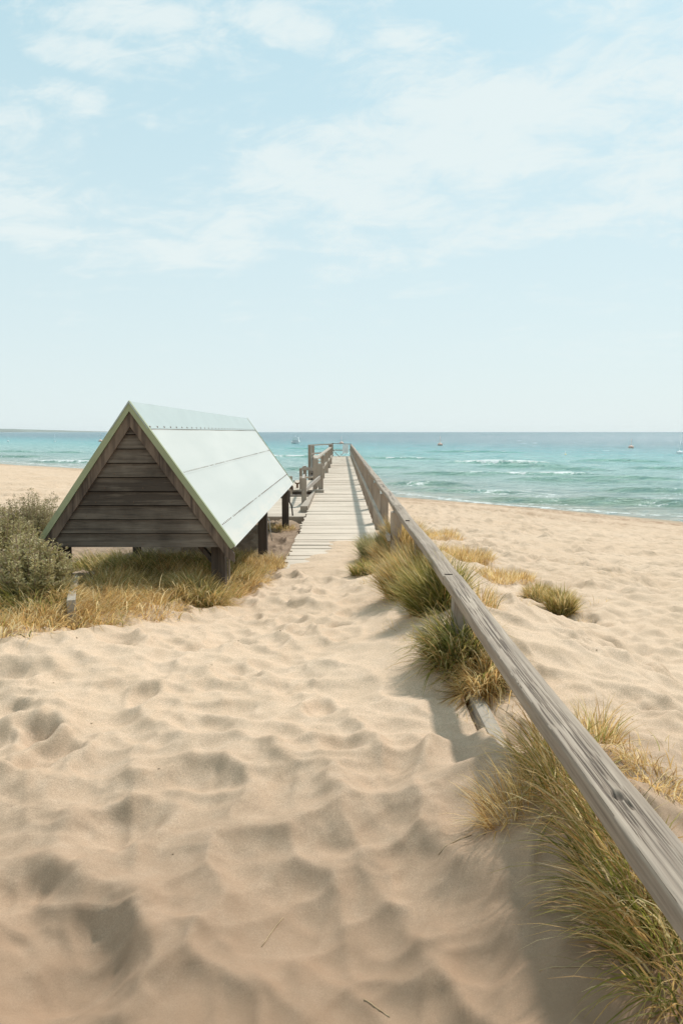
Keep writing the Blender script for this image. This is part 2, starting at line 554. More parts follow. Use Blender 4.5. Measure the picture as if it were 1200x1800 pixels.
wq = Xc + .10 * (fbm(Xc * 3.1, Yc * 3.1, 3, 101) - .5) * 2; wr_ = Yc + .10 * (fbm(Xc * 3.1, Yc * 3.1, 3, 105) - .5) * 2
q0 = wq * .966 + wr_ * .259; q1 = wr_ * .966 - wq * .259
bw = bowls(q0 * 1.0, q1 * .80, .31, 3, .65)
bw2 = bowls(q1 * 1.1, q0 * .85, .20, 8, .6)
bw3 = bowls(q0 * .8 + q1 * .6, q1 * .8 - q0 * .6, .125, 14)
am = .50 + .65 * sstep(.32, .62, fbm(Xc * .9, Yc * .9, 3, 111))
am2 = .45 + .65 * sstep(.35, .6, fbm(Xc * 1.4 + 5, Yc * 1.4, 3, 115))
farboost = 1 + .5 * sstep(4, 12, Yc)
Z += dry * nearfade * smoothside * ondeck * (.120 * (np.minimum(bw, .95) - .35) * am * farboost + .064 * (np.minimum(bw2, .9) - .35) * am2 + .024 * (np.minimum(bw3, .9) - .35) * sstep(.42, .62, fbm(Xc * 1.7, Yc * 1.7, 2, 119)))


def stamp(cx, cy, L, W, ang, depth, rim=.35, skew=0.0):
    """one eroded footprint: a hollow with a soft raised rim, deeper to one side"""
    r = max(L, W) * 2.2
    i0, i1 = np.searchsorted(gx, [cx - r, cx + r]); j0, j1 = np.searchsorted(gy, [cy - r, cy + r])
    if i1 - i0 < 3 or j1 - j0 < 3: return
    dx = X[i0:i1, j0:j1] - cx; dy = Y[i0:i1, j0:j1] - cy
    co, si = math.cos(ang), math.sin(ang)
    u = (dx * co + dy * si) / L; v = (-dx * si + dy * co) / W
    q = np.sqrt(u * u + v * v) + 1e-6
    q = q * (1 + .16 * np.sin(2 * np.arctan2(v, u) + ang * 7) + .09 * np.sin(3 * np.arctan2(v, u) + cx * 9))
    # steep wall towards the upper right, shallow towards the lower left
    tilt = .5 + .5 * np.clip((dx + dy) / (1.4 * max(L, W)), -1, 1)
    bowl = -depth * (.45 + .55 * tilt) * np.exp(-(q ** 4) * 1.1)
    ring = depth * rim * np.exp(-((q - 1.45) / .33) ** 2)
    Z[i0:i1, j0:j1] += (bowl + ring) * ondeck[i0:i1, j0:j1]


def ok_spot(x, y):
    if -.9 < x < .9 and y > 9.6 and y < 21: return False
    if 3.8 < y < 12 and .2 < x < 1.6: return random.random() < .06
    if x < -1.3 - .0 * y and 6.6 < y < 19: return random.random() < .1
    if x < -2.6 and 5.9 < y < 12: return False
    if y < 2.5: return random.random() < .8
    return True


for k in range(150):                      # the trodden path
    y = 3.3 + 7.4 * random.random() ** .9
    x = random.uniform(-.52 * y - .4, min(.55 + .02 * y, 1.0)) if random.random() < .9 else random.uniform(-3, .6)
    if ok_spot(x, y):
        s_ = random.uniform(.75, 1.25)
        stamp(x, y, .15 * s_, .105 * s_, R(90 + random.gauss(0, 40)), random.uniform(.022, .050), .36)
for k in range(700):                     # right beach
    y = random.uniform(2.0, 24); x = random.uniform(1.7, 1.7 + .62 * y)
    s_ = random.uniform(.8, 1.5)
    if ok_spot(x, y) and shore(x, y)[0] < -1.5:
        stamp(x, y, .15 * s_, .10 * s_, R(random.uniform(0, 180)), random.uniform(.016, .036), .35)
for k in range(500):                      # left beach far off
    y = random.uniform(20, 60); x = random.uniform(-.5 * y, -.2 * y)
    if shore(x, y)[0] < -1.5: stamp(x, y, .25, .17, R(random.uniform(0, 180)), .06, .4)
# the broad trodden hollows at the near left
stamp(-.99, 2.36, .25, .17, R(60), .085, .22)
stamp(-.86, 2.06, .27, .24, R(25), .085, .16)
stamp(-1.02, 1.84, .25, .2, R(50), .06, .1)
stamp(-1.20, 2.60, .17, .14, R(70), .085, .25)
stamp(-.98, 3.05, .19, .14, R(20), .06, .4)

bwin = sstep(3.1, 3.5, Y) * (1 - sstep(4.5, 4.9, Y))
Z -= .05 * np.exp(-((X - .62) / .16) ** 2) * bwin
onb = (X > .76) & (X < .89) & (Y > 3.3) & (Y < 4.8)
Z = np.where(onb, np.minimum(Z, 1.772 - .05 * (X < .80)), Z)
und = (np.abs(X + .09) < .86) & (Y > 10.3) & (Y < 62)
Yb = 10.9 + 2.7 * sstep(-.95, .1, X) + 3.0 * (fbm(Xc * 1.6, Yc * 2.4, 4, 61) - .5) - .4 * sstep(.1, .7, X)
Z = np.where(und, np.minimum(Z, np.maximum(1.333 + .035 * (Yb - Y) + .012 * (fbm(Xc * 5, Yc * 7, 3, 65) - .5), 1.10)), Z)
Z = np.where((np.abs(X + .09) < .86) & (Y > 9.5) & (Y < Yb + 1), np.maximum(Z, 1.333 + .03 * (Yb - Y)), Z)
Z = np.where(X < -400, Z, Z)


def zat(x, y):
    """height of the sand at a spot"""
    i = int(np.clip(np.searchsorted(gx, x) - 1, 0, len(gx) - 2)); j = int(np.clip(np.searchsorted(gy, y) - 1, 0, len(gy) - 2))
    a = (x - gx[i]) / (gx[i + 1] - gx[i]); b = (y - gy[j]) / (gy[j + 1] - gy[j])
    return float((Z[i, j] * (1 - a) + Z[i + 1, j] * a) * (1 - b) + (Z[i, j + 1] * (1 - a) + Z[i + 1, j + 1] * a) * b)


def zat_v(x, y):
    i = np.clip(np.searchsorted(gx, x) - 1, 0, len(gx) - 2); j = np.clip(np.searchsorted(gy, y) - 1, 0, len(gy) - 2)
    a = (x - gx[i]) / (gx[i + 1] - gx[i]); b = (y - gy[j]) / (gy[j + 1] - gy[j])
    return (Z[i, j] * (1 - a) + Z[i + 1, j] * a) * (1 - b) + (Z[i, j + 1] * (1 - a) + Z[i + 1, j + 1] * a) * b


def at_z(px, py, z):
    """the point seen at a photo pixel, on the level z"""
    u = (px - 600) / F_PX; v = (900 - py) / F_PX
    dy = math.cos(PITCH) + v * math.sin(PITCH); dz = v * math.cos(PITCH) - math.sin(PITCH)
    k = (z - CAM_Z) / dz
    return u * k, dy * k


def at_y(px, py, y):
    u = (px - 600) / F_PX; v = (900 - py) / F_PX
    dy = math.cos(PITCH) + v * math.sin(PITCH); dz = v * math.cos(PITCH) - math.sin(PITCH)
    k = y / dy
    return u * k, CAM_Z + dz * k


def at_g(px, py):
    """the spot of sand seen at a photo pixel"""
    z = 1.5
    for _ in range(14):
        x, y = at_z(px, py, z); z = .5 * z + .5 * zat(x, y)
    return x, y


wet = sstep(-1.6, -.2, S + .6 * (fbm(Xc * .5, Yc * .5, 3, 41) - .5))
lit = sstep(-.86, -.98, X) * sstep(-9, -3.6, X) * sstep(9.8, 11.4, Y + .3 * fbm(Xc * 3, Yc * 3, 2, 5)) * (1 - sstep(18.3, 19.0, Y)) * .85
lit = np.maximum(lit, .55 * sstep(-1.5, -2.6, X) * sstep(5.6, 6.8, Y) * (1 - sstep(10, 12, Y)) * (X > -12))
weed = np.exp(-((S + 1.9 + 1.2 * (fbm(Xc * .3, Yc * .3, 2, 51) - .5)) / 1.0) ** 2)
weed = np.maximum(weed, .5 * np.exp(-((S + 4.6) / 1.0) ** 2))
nx_, ny_ = len(gx), len(gy)
idx = np.arange(nx_ * ny_).reshape(nx_, ny_)
Fq = np.stack([idx[:-1, :-1], idx[1:, :-1], idx[1:, 1:], idx[:-1, 1:]], -1).reshape(-1, 4)
V = np.stack([X, Y, Z], -1).reshape(-1, 3)
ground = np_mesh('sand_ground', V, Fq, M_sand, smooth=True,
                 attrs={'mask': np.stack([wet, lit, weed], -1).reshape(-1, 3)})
tag(ground, kind='structure')

# ------------------------------------------------------------------ the sea
def water_material():
    m_, g_, b = principled('sea_water')
    P = g_.pos()
    col = g_.attr('col').outputs['Color']
    foam = g_.attr('foam').outputs['Fac']
    far = g_.attr('far').outputs['Fac']
    mott = g_.noise(g_.scale(P, (.5, 1.0, 1)), .35, 6, .65, .4)
    chop = g_.noise(g_.scale(P, (.6, 1.0, 1)), 1.3, 5, .7, .4)
    c = g_.mix(g_.m('MULTIPLY', g_.rng(mott, .48, .64), g_.m('MULTIPLY', far, .6)), col, (.012, .075, .11, 1))
    c = g_.mix(g_.m('MULTIPLY', g_.rng(chop, .50, .62), .45), c, (.04, .17, .18, 1))
    c = g_.mix(g_.m('MULTIPLY', g_.rng(g_.noise(g_.scale(P, (.5, 1.1, 1)), 2.2, 6, .75), .54, .64), .35), c, (.38, .50, .47, 1))
    c = g_.mix(g_.m('MULTIPLY', g_.rng(mott, .5, .3), .22), c, (.20, .38, .36, 1))
    fn = g_.noise(g_.scale(P, (.7, 1.2, 1)), 2.6, 7, .72, .7)
    fm = g_.rng(g_.m('ADD', foam, g_.m('MULTIPLY', g_.m('SUBTRACT', fn, .5), 1.5)), .46, .60)
    fm = g_.m('MULTIPLY', fm, g_.rng(foam, .03, .12))
    cap = g_.rng(g_.noise(g_.scale(P, (.35, .9, 1)), .42, 7, .68), .655, .69)
    cap = g_.m('MULTIPLY', cap, g_.m('MULTIPLY', far, .8))
    fm = g_.m('MAXIMUM', fm, cap)
    c = g_.mix(fm, c, (.80, .82, .80, 1))
    g_.put(b.inputs['Base Color'], c)
    g_.put(b.inputs['Roughness'], g_.m('ADD', .22, g_.m('MULTIPLY', fm, .6)))
    b.inputs['IOR'].default_value = 1.33
    b.inputs['Specular IOR Level'].default_value = .42
    h = g_.m('ADD', g_.m('MULTIPLY', g_.noise(g_.scale(P, (.55, 1.2, 1)), 1.1, 7, .66, .5), .75), g_.m('MULTIPLY', g_.noise(g_.scale(P, (.6, 1.1, 1)), 6.0, 4, .6), .035))
    g_.put(b.inputs['Normal'], g_.bump(h, .8, 1.0))
    return m_


ts = []
def sym(step, grow, far_, lim=220):
    out = [0.0]; s_ = step
    while out[-1] < far_:
        if out[-1] > 55: s_ *= grow if out[-1] < lim else 1.5
        out.append(out[-1] + s_)
    a = np.array(out); return np.concatenate([-a[:0:-1], a])
gt = sym(.42, 1.018, 40000)
gs = [-5.0]
while gs[-1] < 40000:
    q = gs[-1]
    gs.append(q + (.16 if q < 12 else .16 * (1 + (q - 12) * .022) if q < 300 else 1.2 * (1 + (q - 300) * .35)))
gs = np.array(gs)
Tt, Ss = np.meshgrid(gt, gs, indexing='ij')
bend = -3.2 * sstep(25, 70, Tt)
WX = 3 - .661 * Tt + .75 * (Ss + bend); WY = 39 + .75 * Tt + .661 * (Ss + bend)
cx_ = np.clip(WX, -2000, 2000); cy_ = np.clip(WY, -2000, 2000)
WX = np.clip(WX, -14000, 14000); WY = np.clip(WY, -14000, 14000)
dist = np.hypot(WX, WY)
amp = sstep(.3, 12, Ss) * (1 - .0 * Ss)
fadeg = 1 - sstep(150, 420, dist)
u_ = .38 * cx_ + .925 * cy_; v_ = .925 * cx_ - .38 * cy_
u_ = u_ + 2.0 * (fbm(cx_ * .07, cy_ * .07, 2, 61) - .5)
wv = 1 - np.abs(2 * fbm(u_ * .22, v_ * .055, 3, 71) - 1) * 2
wv2 = 1 - np.abs(2 * fbm(u_ * .7, v_ * .22, 2, 75) - 1) * 2
H = amp * fadeg * (.13 * wv + .055 * wv2)
foam = np.zeros_like(H); green = np.zeros_like(H)
# breakers: place seen in the photo, half length in metres, height, foam
for (px, py, hl, ht, fo) in [
        (875, 815, 5.5, .34, 1.0), (700, 807, 5.0, .28, .8), (500, 803, 5, .30, .95), (930, 835, 6.0, .26, .75),
        (790, 836, 4, .22, .25), (745, 851, 2.6, .26, .3), (925, 822, 4.5, .3, .35), (1000, 826, 3.0, .25, .2), (1090, 812, 5, .3, .15),
        (950, 880, 3.2, .24, .25), (1150, 885, 3.2, .28, .3), (1010, 846, 4.5, .2, .35), (1170, 866, 3.6, .24, .5),
        (120, 812, 5.0, .28, .95), (30, 803, 5, .25, .5), (190, 810, 4, .2, .5), (530, 826, 3, .2, .4), (20, 795, 6, .3, .05), (115, 796, 4, .3, .05),
        (1100, 843, 4.5, .22, .35), (660, 823, 4, .16, .4), (560, 790, 7, .25, .1), (830, 795, 9, .3, .05), (1190, 826, 4, .25, .3), (820, 862, 3.5, .16, .2)]:
    x0, y0 = at_z(px, py, .1)
    du = (WX - x0) * .38 + (WY - y0) * .925; dv = (WX - x0) * .925 - (WY - y0) * .38
    m0 = (np.abs(du) < 6) & (np.abs(dv) < hl * 1.6)
    du = du + .12 * dv * 0 + .35 * (fbm(cx_ * .5, cy_ * .5, 2, 81) - .5) * 2
    env = np.exp(-(dv / hl) ** 4) * m0
    prof = np.where(du < 0, np.exp(-(du / .38) ** 2), np.exp(-(du / 1.3) ** 2))
    H += ht * env * prof
    green += env * np.exp(-((du + .35) / .6) ** 2) * .8
    foam = np.maximum(foam, fo * .85 * env * (.45 + .9 * fbm(cx_ * .9, cy_ * .9, 3, 83)) * (np.exp(-((du - .15) / .75) ** 2) + .30 * sstep(0, 1, du) * (1 - sstep(1, 4.5, du))))
# soft swash at the edge
edge = np.exp(-((Ss - 1.1 - .7 * np.sin(Tt / 4.1) - .9 * (fbm(Tt * .35, Ss * .3, 3, 91) - .5)) / .75) ** 2)
foam = np.maximum(foam, .50 * edge)
foam = np.maximum(foam, .34 * sstep(0, 2, Ss) * (1 - sstep(9, 24, Ss)) * fbm(cx_ * .28, cy_ * .5, 4, 93) * 1.6)
H += .05 * edge
# the water's own colour goes with the depth of the sand below it
sw = Ss + 8 * (fbm(cx_ * .03, cy_ * .03, 3, 95) - .5) * sstep(5, 60, Ss)
stops = [-5, 1, 5, 14, 30, 50, 75, 110, 170, 300, 900, 9000]
cols = np.array([(.42, .36, .27), (.37, .36, .29), (.28, .33, .285), (.26, .38, .34), (.22, .385, .355), (.15, .36, .345), (.08, .30, .31), (.045, .22, .25), (.032, .135, .17), (.022, .11, .15), (.015, .10, .13), (.02, .11, .14)])
CC = np.stack([np.interp(sw, stops, cols[:, k]) for k in range(3)], -1)
gg = np.clip(green, 0, 1)[..., None]
CC = CC * (1 - .62 * gg) + np.array([.13, .33, .22]) * .62 * gg
nt_, ns_ = len(gt), len(gs)
idx = np.arange(nt_ * ns_).reshape(nt_, ns_)
Fq = np.stack([idx[:-1, :-1], idx[:-1, 1:], idx[1:, 1:], idx[1:, :-1]], -1).reshape(-1, 4)
V = np.stack([WX, WY, H], -1).reshape(-1, 3)
sea = np_mesh('sea_water', V, Fq[:, ::-1], water_material(), smooth=True,
              attrs={'col': CC.reshape(-1, 3), 'foam': foam.ravel(), 'far': sstep(45, 150, Ss).ravel()})
tag(sea, kind='structure')

# low headland across the bay, left
hx = np.linspace(-9500, -2700, 90)
prof = []
for k, x in enumerate(hx):
    hgt = 56 * (1 - sstep(-5200, -2750, x) * .95) * (.86 + .25 * float(fbm(x / 700, 3.3, 4, 5)))
    prof.append(hgt)
prof = np.array(prof)
HV = []; 
for k, x in enumerate(hx):
    for (dy, f_) in ((0, -.06), (60, .25), (200, .62), (500, .95), (1000, 1.0), (1800, .7), (2600, -.05)):
        HV.append((x, 9000 + dy, prof[k] * f_ * (1 + .06 * math.sin(k * 1.7 + dy))))
idx = np.arange(90 * 7).reshape(90, 7)
Fq = np.stack([idx[:-1, :-1], idx[1:, :-1], idx[1:, 1:], idx[:-1, 1:]], -1).reshape(-1, 4)
M_land = plain('scrub_headland', (.16, .19, .16), .9, .3, .004)
tag(np_mesh('hills', HV, Fq, M_land, smooth=True), kind='structure')

# ------------------------------------------------------------------ the pier
DZ = 1.33                        # top of the deck
PEND = 63.0
pier = thing('pier', 'long weathered grey timber pier running from the sand out over the sea', 'pier', (0, 10.5, DZ))
b = MB(); y = 10.35
while y < PEND:
    wd = random.uniform(.17, .225)
    gap = random.choice([.004, .006, .010, .016, .024]) * (1.3 if y < 20 else 1)
    l = -.89 + random.gauss(0, .016) if y < 19.4 else -.885
    dz = random.gauss(0, .0035)
    if y > 11.5 or random.random() < .8:
        x1 = .72 + random.gauss(0, .008)
        z0, z1 = DZ - .05, DZ
        vs = [b.bm.verts.new(p) for p in ((l, y, z0 + dz), (l, y, z1 + dz + random.gauss(0, .003)), (l, y + wd - gap, z0), (l, y + wd - gap, z1 + dz + random.gauss(0, .003)),
                                          (x1, y, z0), (x1, y, z1 + dz + random.gauss(0, .003)), (x1, y + wd - gap, z0), (x1, y + wd - gap, z1 + dz + random.gauss(0, .003)))]
        for f in ((0, 1, 3, 2), (4, 6, 7, 5), (0, 4, 5, 1), (2, 3, 7, 6), (0, 2, 6, 4), (1, 5, 7, 3)): b.bm.faces.new([vs[i] for i in f])
    y += wd
b.build('deck_planks', M_deck, pier)
b = MB()
for x in (-.72, -.08, .56): b.box(x - .06, x + .06, 14.5, PEND, DZ - .27, DZ - .053)
b.build('deck_joists', M_old, pier)
for y in np.arange(22.4, PEND + .5, 4.45):
    for x in (-.70, .54):
        zb = min(zat(x, y), 0) - 1.0 if y > 34 else zat(x, y) - .4
        MB().tube([(x, y, zb), (x, y, DZ - .275)], .11, 12).build('pile', M_pile, pier)
posts_y = [.75, 4.95, 7.7, 10.5, 13.6] + [16.7 + 3.1 * k for k in range(15)] + [PEND - .1]
posts_y = sorted(posts_y)
for k, y in enumerate(posts_y):
    if k and y - posts_y[k - 1] < 1.5: continue
    zb = zat(.78, y) - .5 if y < 22 else DZ - .45
    j = random.uniform(-.008, .008)
    xl = .715 if y > 9 else .775
    MB().box(xl + j, xl + .15 + j * (y > 9), y, y + .15, zb, 2.258, .006, .002).build('post', M_post, pier)


KH = at_z(1085, 1398, 2.338)


def rail_piece(y0, y1, dense):
    """one length of the heavy handrail: flat top, worn edges, furrowed grain"""
    sec = []
    w0, w1, h0, h1 = .755, .895, 2.262, 2.338
    m_ = 14 if dense else 5
    for a in np.linspace(0, 1, m_): sec.append((w0, h0 + (h1 - h0) * a, -1, 0))
    for a in np.linspace(0, 1, 96 if dense else 6)[1:]: sec.append((w0 + (w1 - w0) * a, h1, 0, 1))
    for a in np.linspace(0, 1, m_)[1:]: sec.append((w1, h1 - (h1 - h0) * a, 1, 0))
    for a in np.linspace(0, 1, 6)[1:-1]: sec.append((w1 - (w1 - w0) * a, h0, 0, -1))
    sec = np.array(sec)
    cxm, czm = (w0 + w1) / 2, (h0 + h1) / 2
    # rounded arrises, the sea-side one more
    px_, pz_ = sec[:, 0].copy(), sec[:, 1].copy()
    for i_ in range(len(sec)):
        for (ex, ez, r_) in ((w0, h1, .016), (w1, h1, .026), (w0, h0, .006), (w1, h0, .006)):
            dx, dz_ = abs(px_[i_] - ex), abs(pz_[i_] - ez)
            if dx < r_ and dz_ < r_:
                sx = 1 if ex == w0 else -1; sz = 1 if ez == h0 else -1
                c0 = np.array([ex + sx * r_, ez + sz * r_]); v = np.array([px_[i_], pz_[i_]]) - c0
                L_ = np.linalg.norm(v)
                if L_ > r_: v = v / L_ * r_
                px_[i_], pz_[i_] = c0 + v
    n_y = int((y1 - y0) / (.008 if dense else .25)) + 2
    yv = np.linspace(y0, y1, n_y)
    SX, SY = np.meshgrid(np.arange(len(sec)), yv, indexing='ij')
    bx = np.repeat(px_[:, None], n_y, 1); bz = np.repeat(pz_[:, None], n_y, 1)
    arc = np.cumsum(np.r_[0, np.hypot(np.diff(px_), np.diff(pz_))])[:, None].repeat(n_y, 1)
    wob = arc + .009 * (fbm(SY * .8, arc * 3, 2, int(y0 * 7)) - .5)
    gr = fbm(wob * 95, SY * 1.6, 3, 3 + int(y0 * 5))
    fur = sstep(.55, .66, .6 * vnoise(wob * 250, SY * 4.2 + 7, 9 + int(y0 * 3)) + .4 * vnoise(wob * 480, SY * 5.0, 19))
    if dense:
        lr = np.random.default_rng(int(y0 * 10) + 5)
        for _ in range(46):                   # long drying cracks
            ac = lr.uniform(.06, .27); yc_ = lr.uniform(y0, y1); hl_ = lr.uniform(.10, .55); wv3 = ac + .004 * np.sin(SY * 3 + ac * 40)
            fur = np.maximum(fur, np.exp(-((arc - wv3) / .0016) ** 2) * sstep(0, .08, hl_ - np.abs(SY - yc_)))
    topz = (sec[:, 3] > 0)[:, None] * sstep(w0 + .004, w0 + .02, bx) * (1 - sstep(w1 - .055, w1 - .03, bx))
    patchy = sstep(.35, .6, fbm(SY * .9, arc * 8, 2, 77 + int(y0)))
    dsp = (-.0012 * gr - .0045 * fur * topz * (.35 + .65 * patchy) - .0006 * fur) if dense else 0 * gr
    ktop = (sec[:, 3] > 0)[:, None] * 1.0
    ku = bx - KH[0]; kv = SY - KH[1]
    knot = np.exp(-((ku / .016) ** 2 + (kv / .026) ** 2) ** 2) * ktop
    knot = np.maximum(knot, np.exp(-(((ku - .012) / .006) ** 2 + ((kv + .045) / .036) ** 2) ** 2) * ktop * .8)
    swirl = np.exp(-((ku / .04) ** 2 + (kv / .09) ** 2)) * ktop
    if dense: dsp = dsp - .016 * knot + .002 * swirl; fur = np.maximum(fur, knot)
    bx = bx + sec[:, 2][:, None] * dsp; bz = bz + sec[:, 3][:, None] * dsp
    if dense:
        rough_ = .004 * (fbm(SY * 5, arc * 22, 3, 41) - .5)
        bx = bx + sec[:, 2][:, None] * rough_; bz = bz + sec[:, 3][:, None] * rough_
    bend_ = .006 * np.sin(SY * 1.3 + y0)
    V_ = np.stack([bx + bend_ * .5, SY, bz + bend_], -1)
    groove = np.clip(np.maximum(fur * (.25 + .75 * topz) * (.35 + .65 * patchy), 1.15 * knot), 0, 1)
    ns, ny = bx.shape
    I = np.arange(ns * ny).reshape(ns, ny)
    nxt = np.roll(I, -1, axis=0)
    Q = np.stack([I[:, :-1], I[:, 1:], nxt[:, 1:], nxt[:, :-1]], -1).reshape(-1, 4)
    c0 = len(V_.reshape(-1, 3)); cap_pts = np.array([[cxm, y0, czm], [cxm, y1, czm]])
    tri = [(c0, I[i, 0], I[(i + 1) % ns, 0]) for i in range(ns)] + [(c0 + 1, I[(i + 1) % ns, -1], I[i, -1]) for i in range(ns)]
    Vv = np.concatenate([V_.reshape(-1, 3), cap_pts]) - np.array(pier.location)
    gv = np.r_[groove.ravel(), 0, 0]
    return np_mesh('handrail', Vv, Q, M_rail, pier, attrs={'groove': gv}, tri=np.array(tri))


M_rail, g_, b_ = principled('handrail_timber')
P = g_.n.new('ShaderNodeTexCoord').outputs['Object']
q = g_.scale(P, (55, 1.3, 55)); na = g_.noise(q, 1.0, 6, .65, .5); nb = g_.noise(P, 2.2, 4, .6); nc = g_.noise(g_.scale(P, (140, 4, 140)), 1, 3, .6)
c = g_.mix(g_.rng(na, .3, .7), (.45, .362, .28, 1), (.24, .182, .135, 1))
c = g_.mix(g_.m('MULTIPLY', g_.rng(nb, .45, .75), .45), c, (.25, .20, .16, 1))
c = g_.mix(g_.m('MULTIPLY', g_.rng(nc, .58, .70), .45), c, (.17, .135, .11, 1))
c = g_.mix(g_.m('MULTIPLY', g_.attr('groove').outputs['Fac'], .85), c, (.10, .075, .058, 1))
g_.put(b_.inputs['Base Color'], c); b_.inputs['Roughness'].default_value = .8; b_.inputs['Specular IOR Level'].default_value = .25
g_.put(b_.inputs['Normal'], g_.bump(g_.m('ADD', na, g_.m('MULTIPLY', nc, .5)), .55, .003))
cuts = [.35, 5.42, 10.58, 16.78, 22.98, 29.18, 35.38, 41.58, 47.78, 53.98, PEND + .1]
for k, (a, c_) in enumerate(zip(cuts, cuts[1:])):
    rail_piece(a + .003, c_ - .003, k < 2)
for (y, x, sx, sy) in ((5.46, .80, .030, .010), (8.85, .795, .026, .014), (13.2, .80, .02, .02)):
    MB().box(x - sx, x + sx, y - sy, y + sy, 2.33, 2.3375 + .002).build('bolt_recess', M_hole, pier)
for k in range(8):
    a = 10.4 + 6.6 * k; c_ = min(a + 6.59, PEND)
    MB().box(.653, .695, a, c_, 1.845 + random.uniform(-.01, .01), 1.945, .004).build('mid_rail', M_railtop, pier)
# far end
MB().bar((-.80, PEND, 2.42), (.84, PEND, 2.36), .10, .06).build('end_rail', M_postx, pier)
MB().bar((-.76, PEND, 1.86), (.10, PEND, 1.84), .05, .08).build('end_rail', M_postx, pier)
for y in (PEND - .05,):
    MB().box(-.86, -.70, y, y + .16, .2, 2.45).build('post', M_post, pier)
MB().bar((-.74, PEND - .08, 1.88), (-.18, PEND - .08, 1.30), .05, .09, (0, 1, 0)).build('brace', M_postx, pier)
MB().bar((-.20, PEND - .08, 1.30), (.18, PEND - .08, 1.62), .05, .09, (0, 1, 0)).build('brace', M_postx, pier)

# left handrail of the pier
for (x, y, top, wd_) in ((-.715, 25.4, 2.30, .17), (-.98, 28.0, 2.36, .20), (-.84, 33.0, 2.36, .17), (-.76, 37.5, 2.36, .18), (-.72, 42.6, 2.36, .17), (-.72, 47.8, 2.58, .2)):
    MB().box(x - wd_ / 2, x + wd_ / 2, y, y + .17, 1.0 if y < 30 else .6, top, .006).build('post', M_post, pier)
MB().bar((-.98, 28.05, 2.37), (-.70, 48.2, 2.40), .15, .07).build('handrail', M_railtop, pier)
MB().bar((-.86, 28.2, 1.84), (-.62, 48.2, 1.86), .05, .10).build('mid_rail', M_railtop, pier)
MB().box(-.93, -.60, 25.1, 25.38, 1.27, 1.43, .01).build('kerb_block', M_old, pier)

# notice board at the end of the pier
sg = thing('notice_sign', 'white notice board with a faint grey ring on the end rail of the pier', 'sign', (.32, PEND - .12, 1.55))
MB().box(.10, .58, PEND - .14, PEND - .11, 1.58, 2.33, .004).build('board', M_white, sg)
b = MB()
ring = [(.34 + .12 * math.cos(t), PEND - .146, 2.12 + .12 * math.sin(t)) for t in np.linspace(0, 2 * math.pi, 25)]
b.tube(ring, .009, 5)
for z in (1.90, 1.82, 1.74): b.box(.20, .48, PEND - .146, PEND - .139, z - .012, z + .012)
b.build('print', M_grey, sg)

# landing beside the boardwalk, behind the hut
ld = thing('low_landing', 'low plank landing beside the walkway at the far end of the hut', 'platform', (-2, 18.9, 1.2))
b = MB(); y = 18.9
while y < 24.4:
    wd = random.uniform(.2, .26); b.box(-3.4, -.90, y, y + wd - .012, 1.19, 1.245 + random.gauss(0, .003)); y += wd
b.build('planks', M_deck, ld)
MB().box(-3.3, -.95, 18.82, 18.895, 1.02, 1.235).build('edge_beam', M_old, ld)
b = MB()
b.poly([(-1.10, 19.7, 1.25), (-.905, 19.7, 1.25), (-.895, 25.0, 1.25), (-.95, 25.0, 1.25)], (0, 0, .17))
kb = b.build('edge_kerb', M_post, ld)

# fence beside the landing
fr = thing('stair_railing', 'grey timber railing with a slanting brace left of the pier', 'railing', (-1.1, 21.5, 1.25))
MB().box(-1.165, -1.025, 21.5, 21.64, 1.246, 2.06, .006).build('post', M_post, fr)
MB().bar((-1.11, 21.46, 1.66), (-.73, 25.36, 1.86), .05, .11).build('brace', M_postx, fr)
MB().box(-1.56, -1.42, 30.0, 30.14, .6, 2.02, .006).build('post', M_post, fr)
MB().box(-1.74, -1.62, 30.6, 30.72, .6, 1.90, .006).build('post', M_post, fr)
MB().bar((-1.60, 29.97, 1.93), (-.99, 29.97, 1.88), .06, .13).build('rail', M_postx, fr)
MB().bar((-1.66, 29.2, 1.60), (-.99, 29.2, 1.62), .22, .06).build('rail', M_deck, fr)
MB().bar((-1.12, 21.66, 2.02), (-1.5, 30.0, 1.66), .07, .07).build('rail', M_postx, fr)

# lower jetty on the left
lp = thing('low_jetty', 'low plank jetty left of the pier at the edge of the sea', 'platform', (-1.6, 30.4, 1.0))
b = MB(); y = 30.4
while y < 36.5:
    wd = .24; b.box(-2.25, -.92, y, y + wd - .014, .96, 1.02 + random.gauss(0, .003)); y += wd
b.build('planks', M_deck, lp)
MB().box(-2.25, -.92, 30.30, 30.385, .76, .96).build('edge_beam', M_leg, lp)
for x in (-2.15, -1.2):
    for y in (30.6, 35.8): MB().tube([(x, y, -1.0), (x, y, .955)], .1, 10).build('pile', M_pile, lp)
rw = MB().box(-2.25, -1.2, 29.0, 29.12, .4, .93, .008).build('retaining_board', M_postx)
tag(rw, 'grey retaining board set in the sand below the low jetty', 'board')
mp = MB().box(-2.13, -2.0, 30.05, 30.2, .6, 1.60, .008).build('mooring_post', M_post)
tag(mp, 'short square timber post beside the corner of the low jetty', 'post')
cl_ = thing('mooring_cleat', 'small rusty two horned cleat on the low jetty planks', 'cleat', (-1.88, 31.5, 1.02))
MB().tube([(-1.88, 31.5, 1.015), (-1.88, 31.5, 1.2)], .045, 8).build('stem', M_rust, cl_)
MB().tube([(-2.03, 31.5, 1.33), (-1.95, 31.5, 1.22), (-1.88, 31.5, 1.20), (-1.81, 31.5, 1.22), (-1.73, 31.5, 1.33)], .035, 8).build('horn', M_rust, cl_)

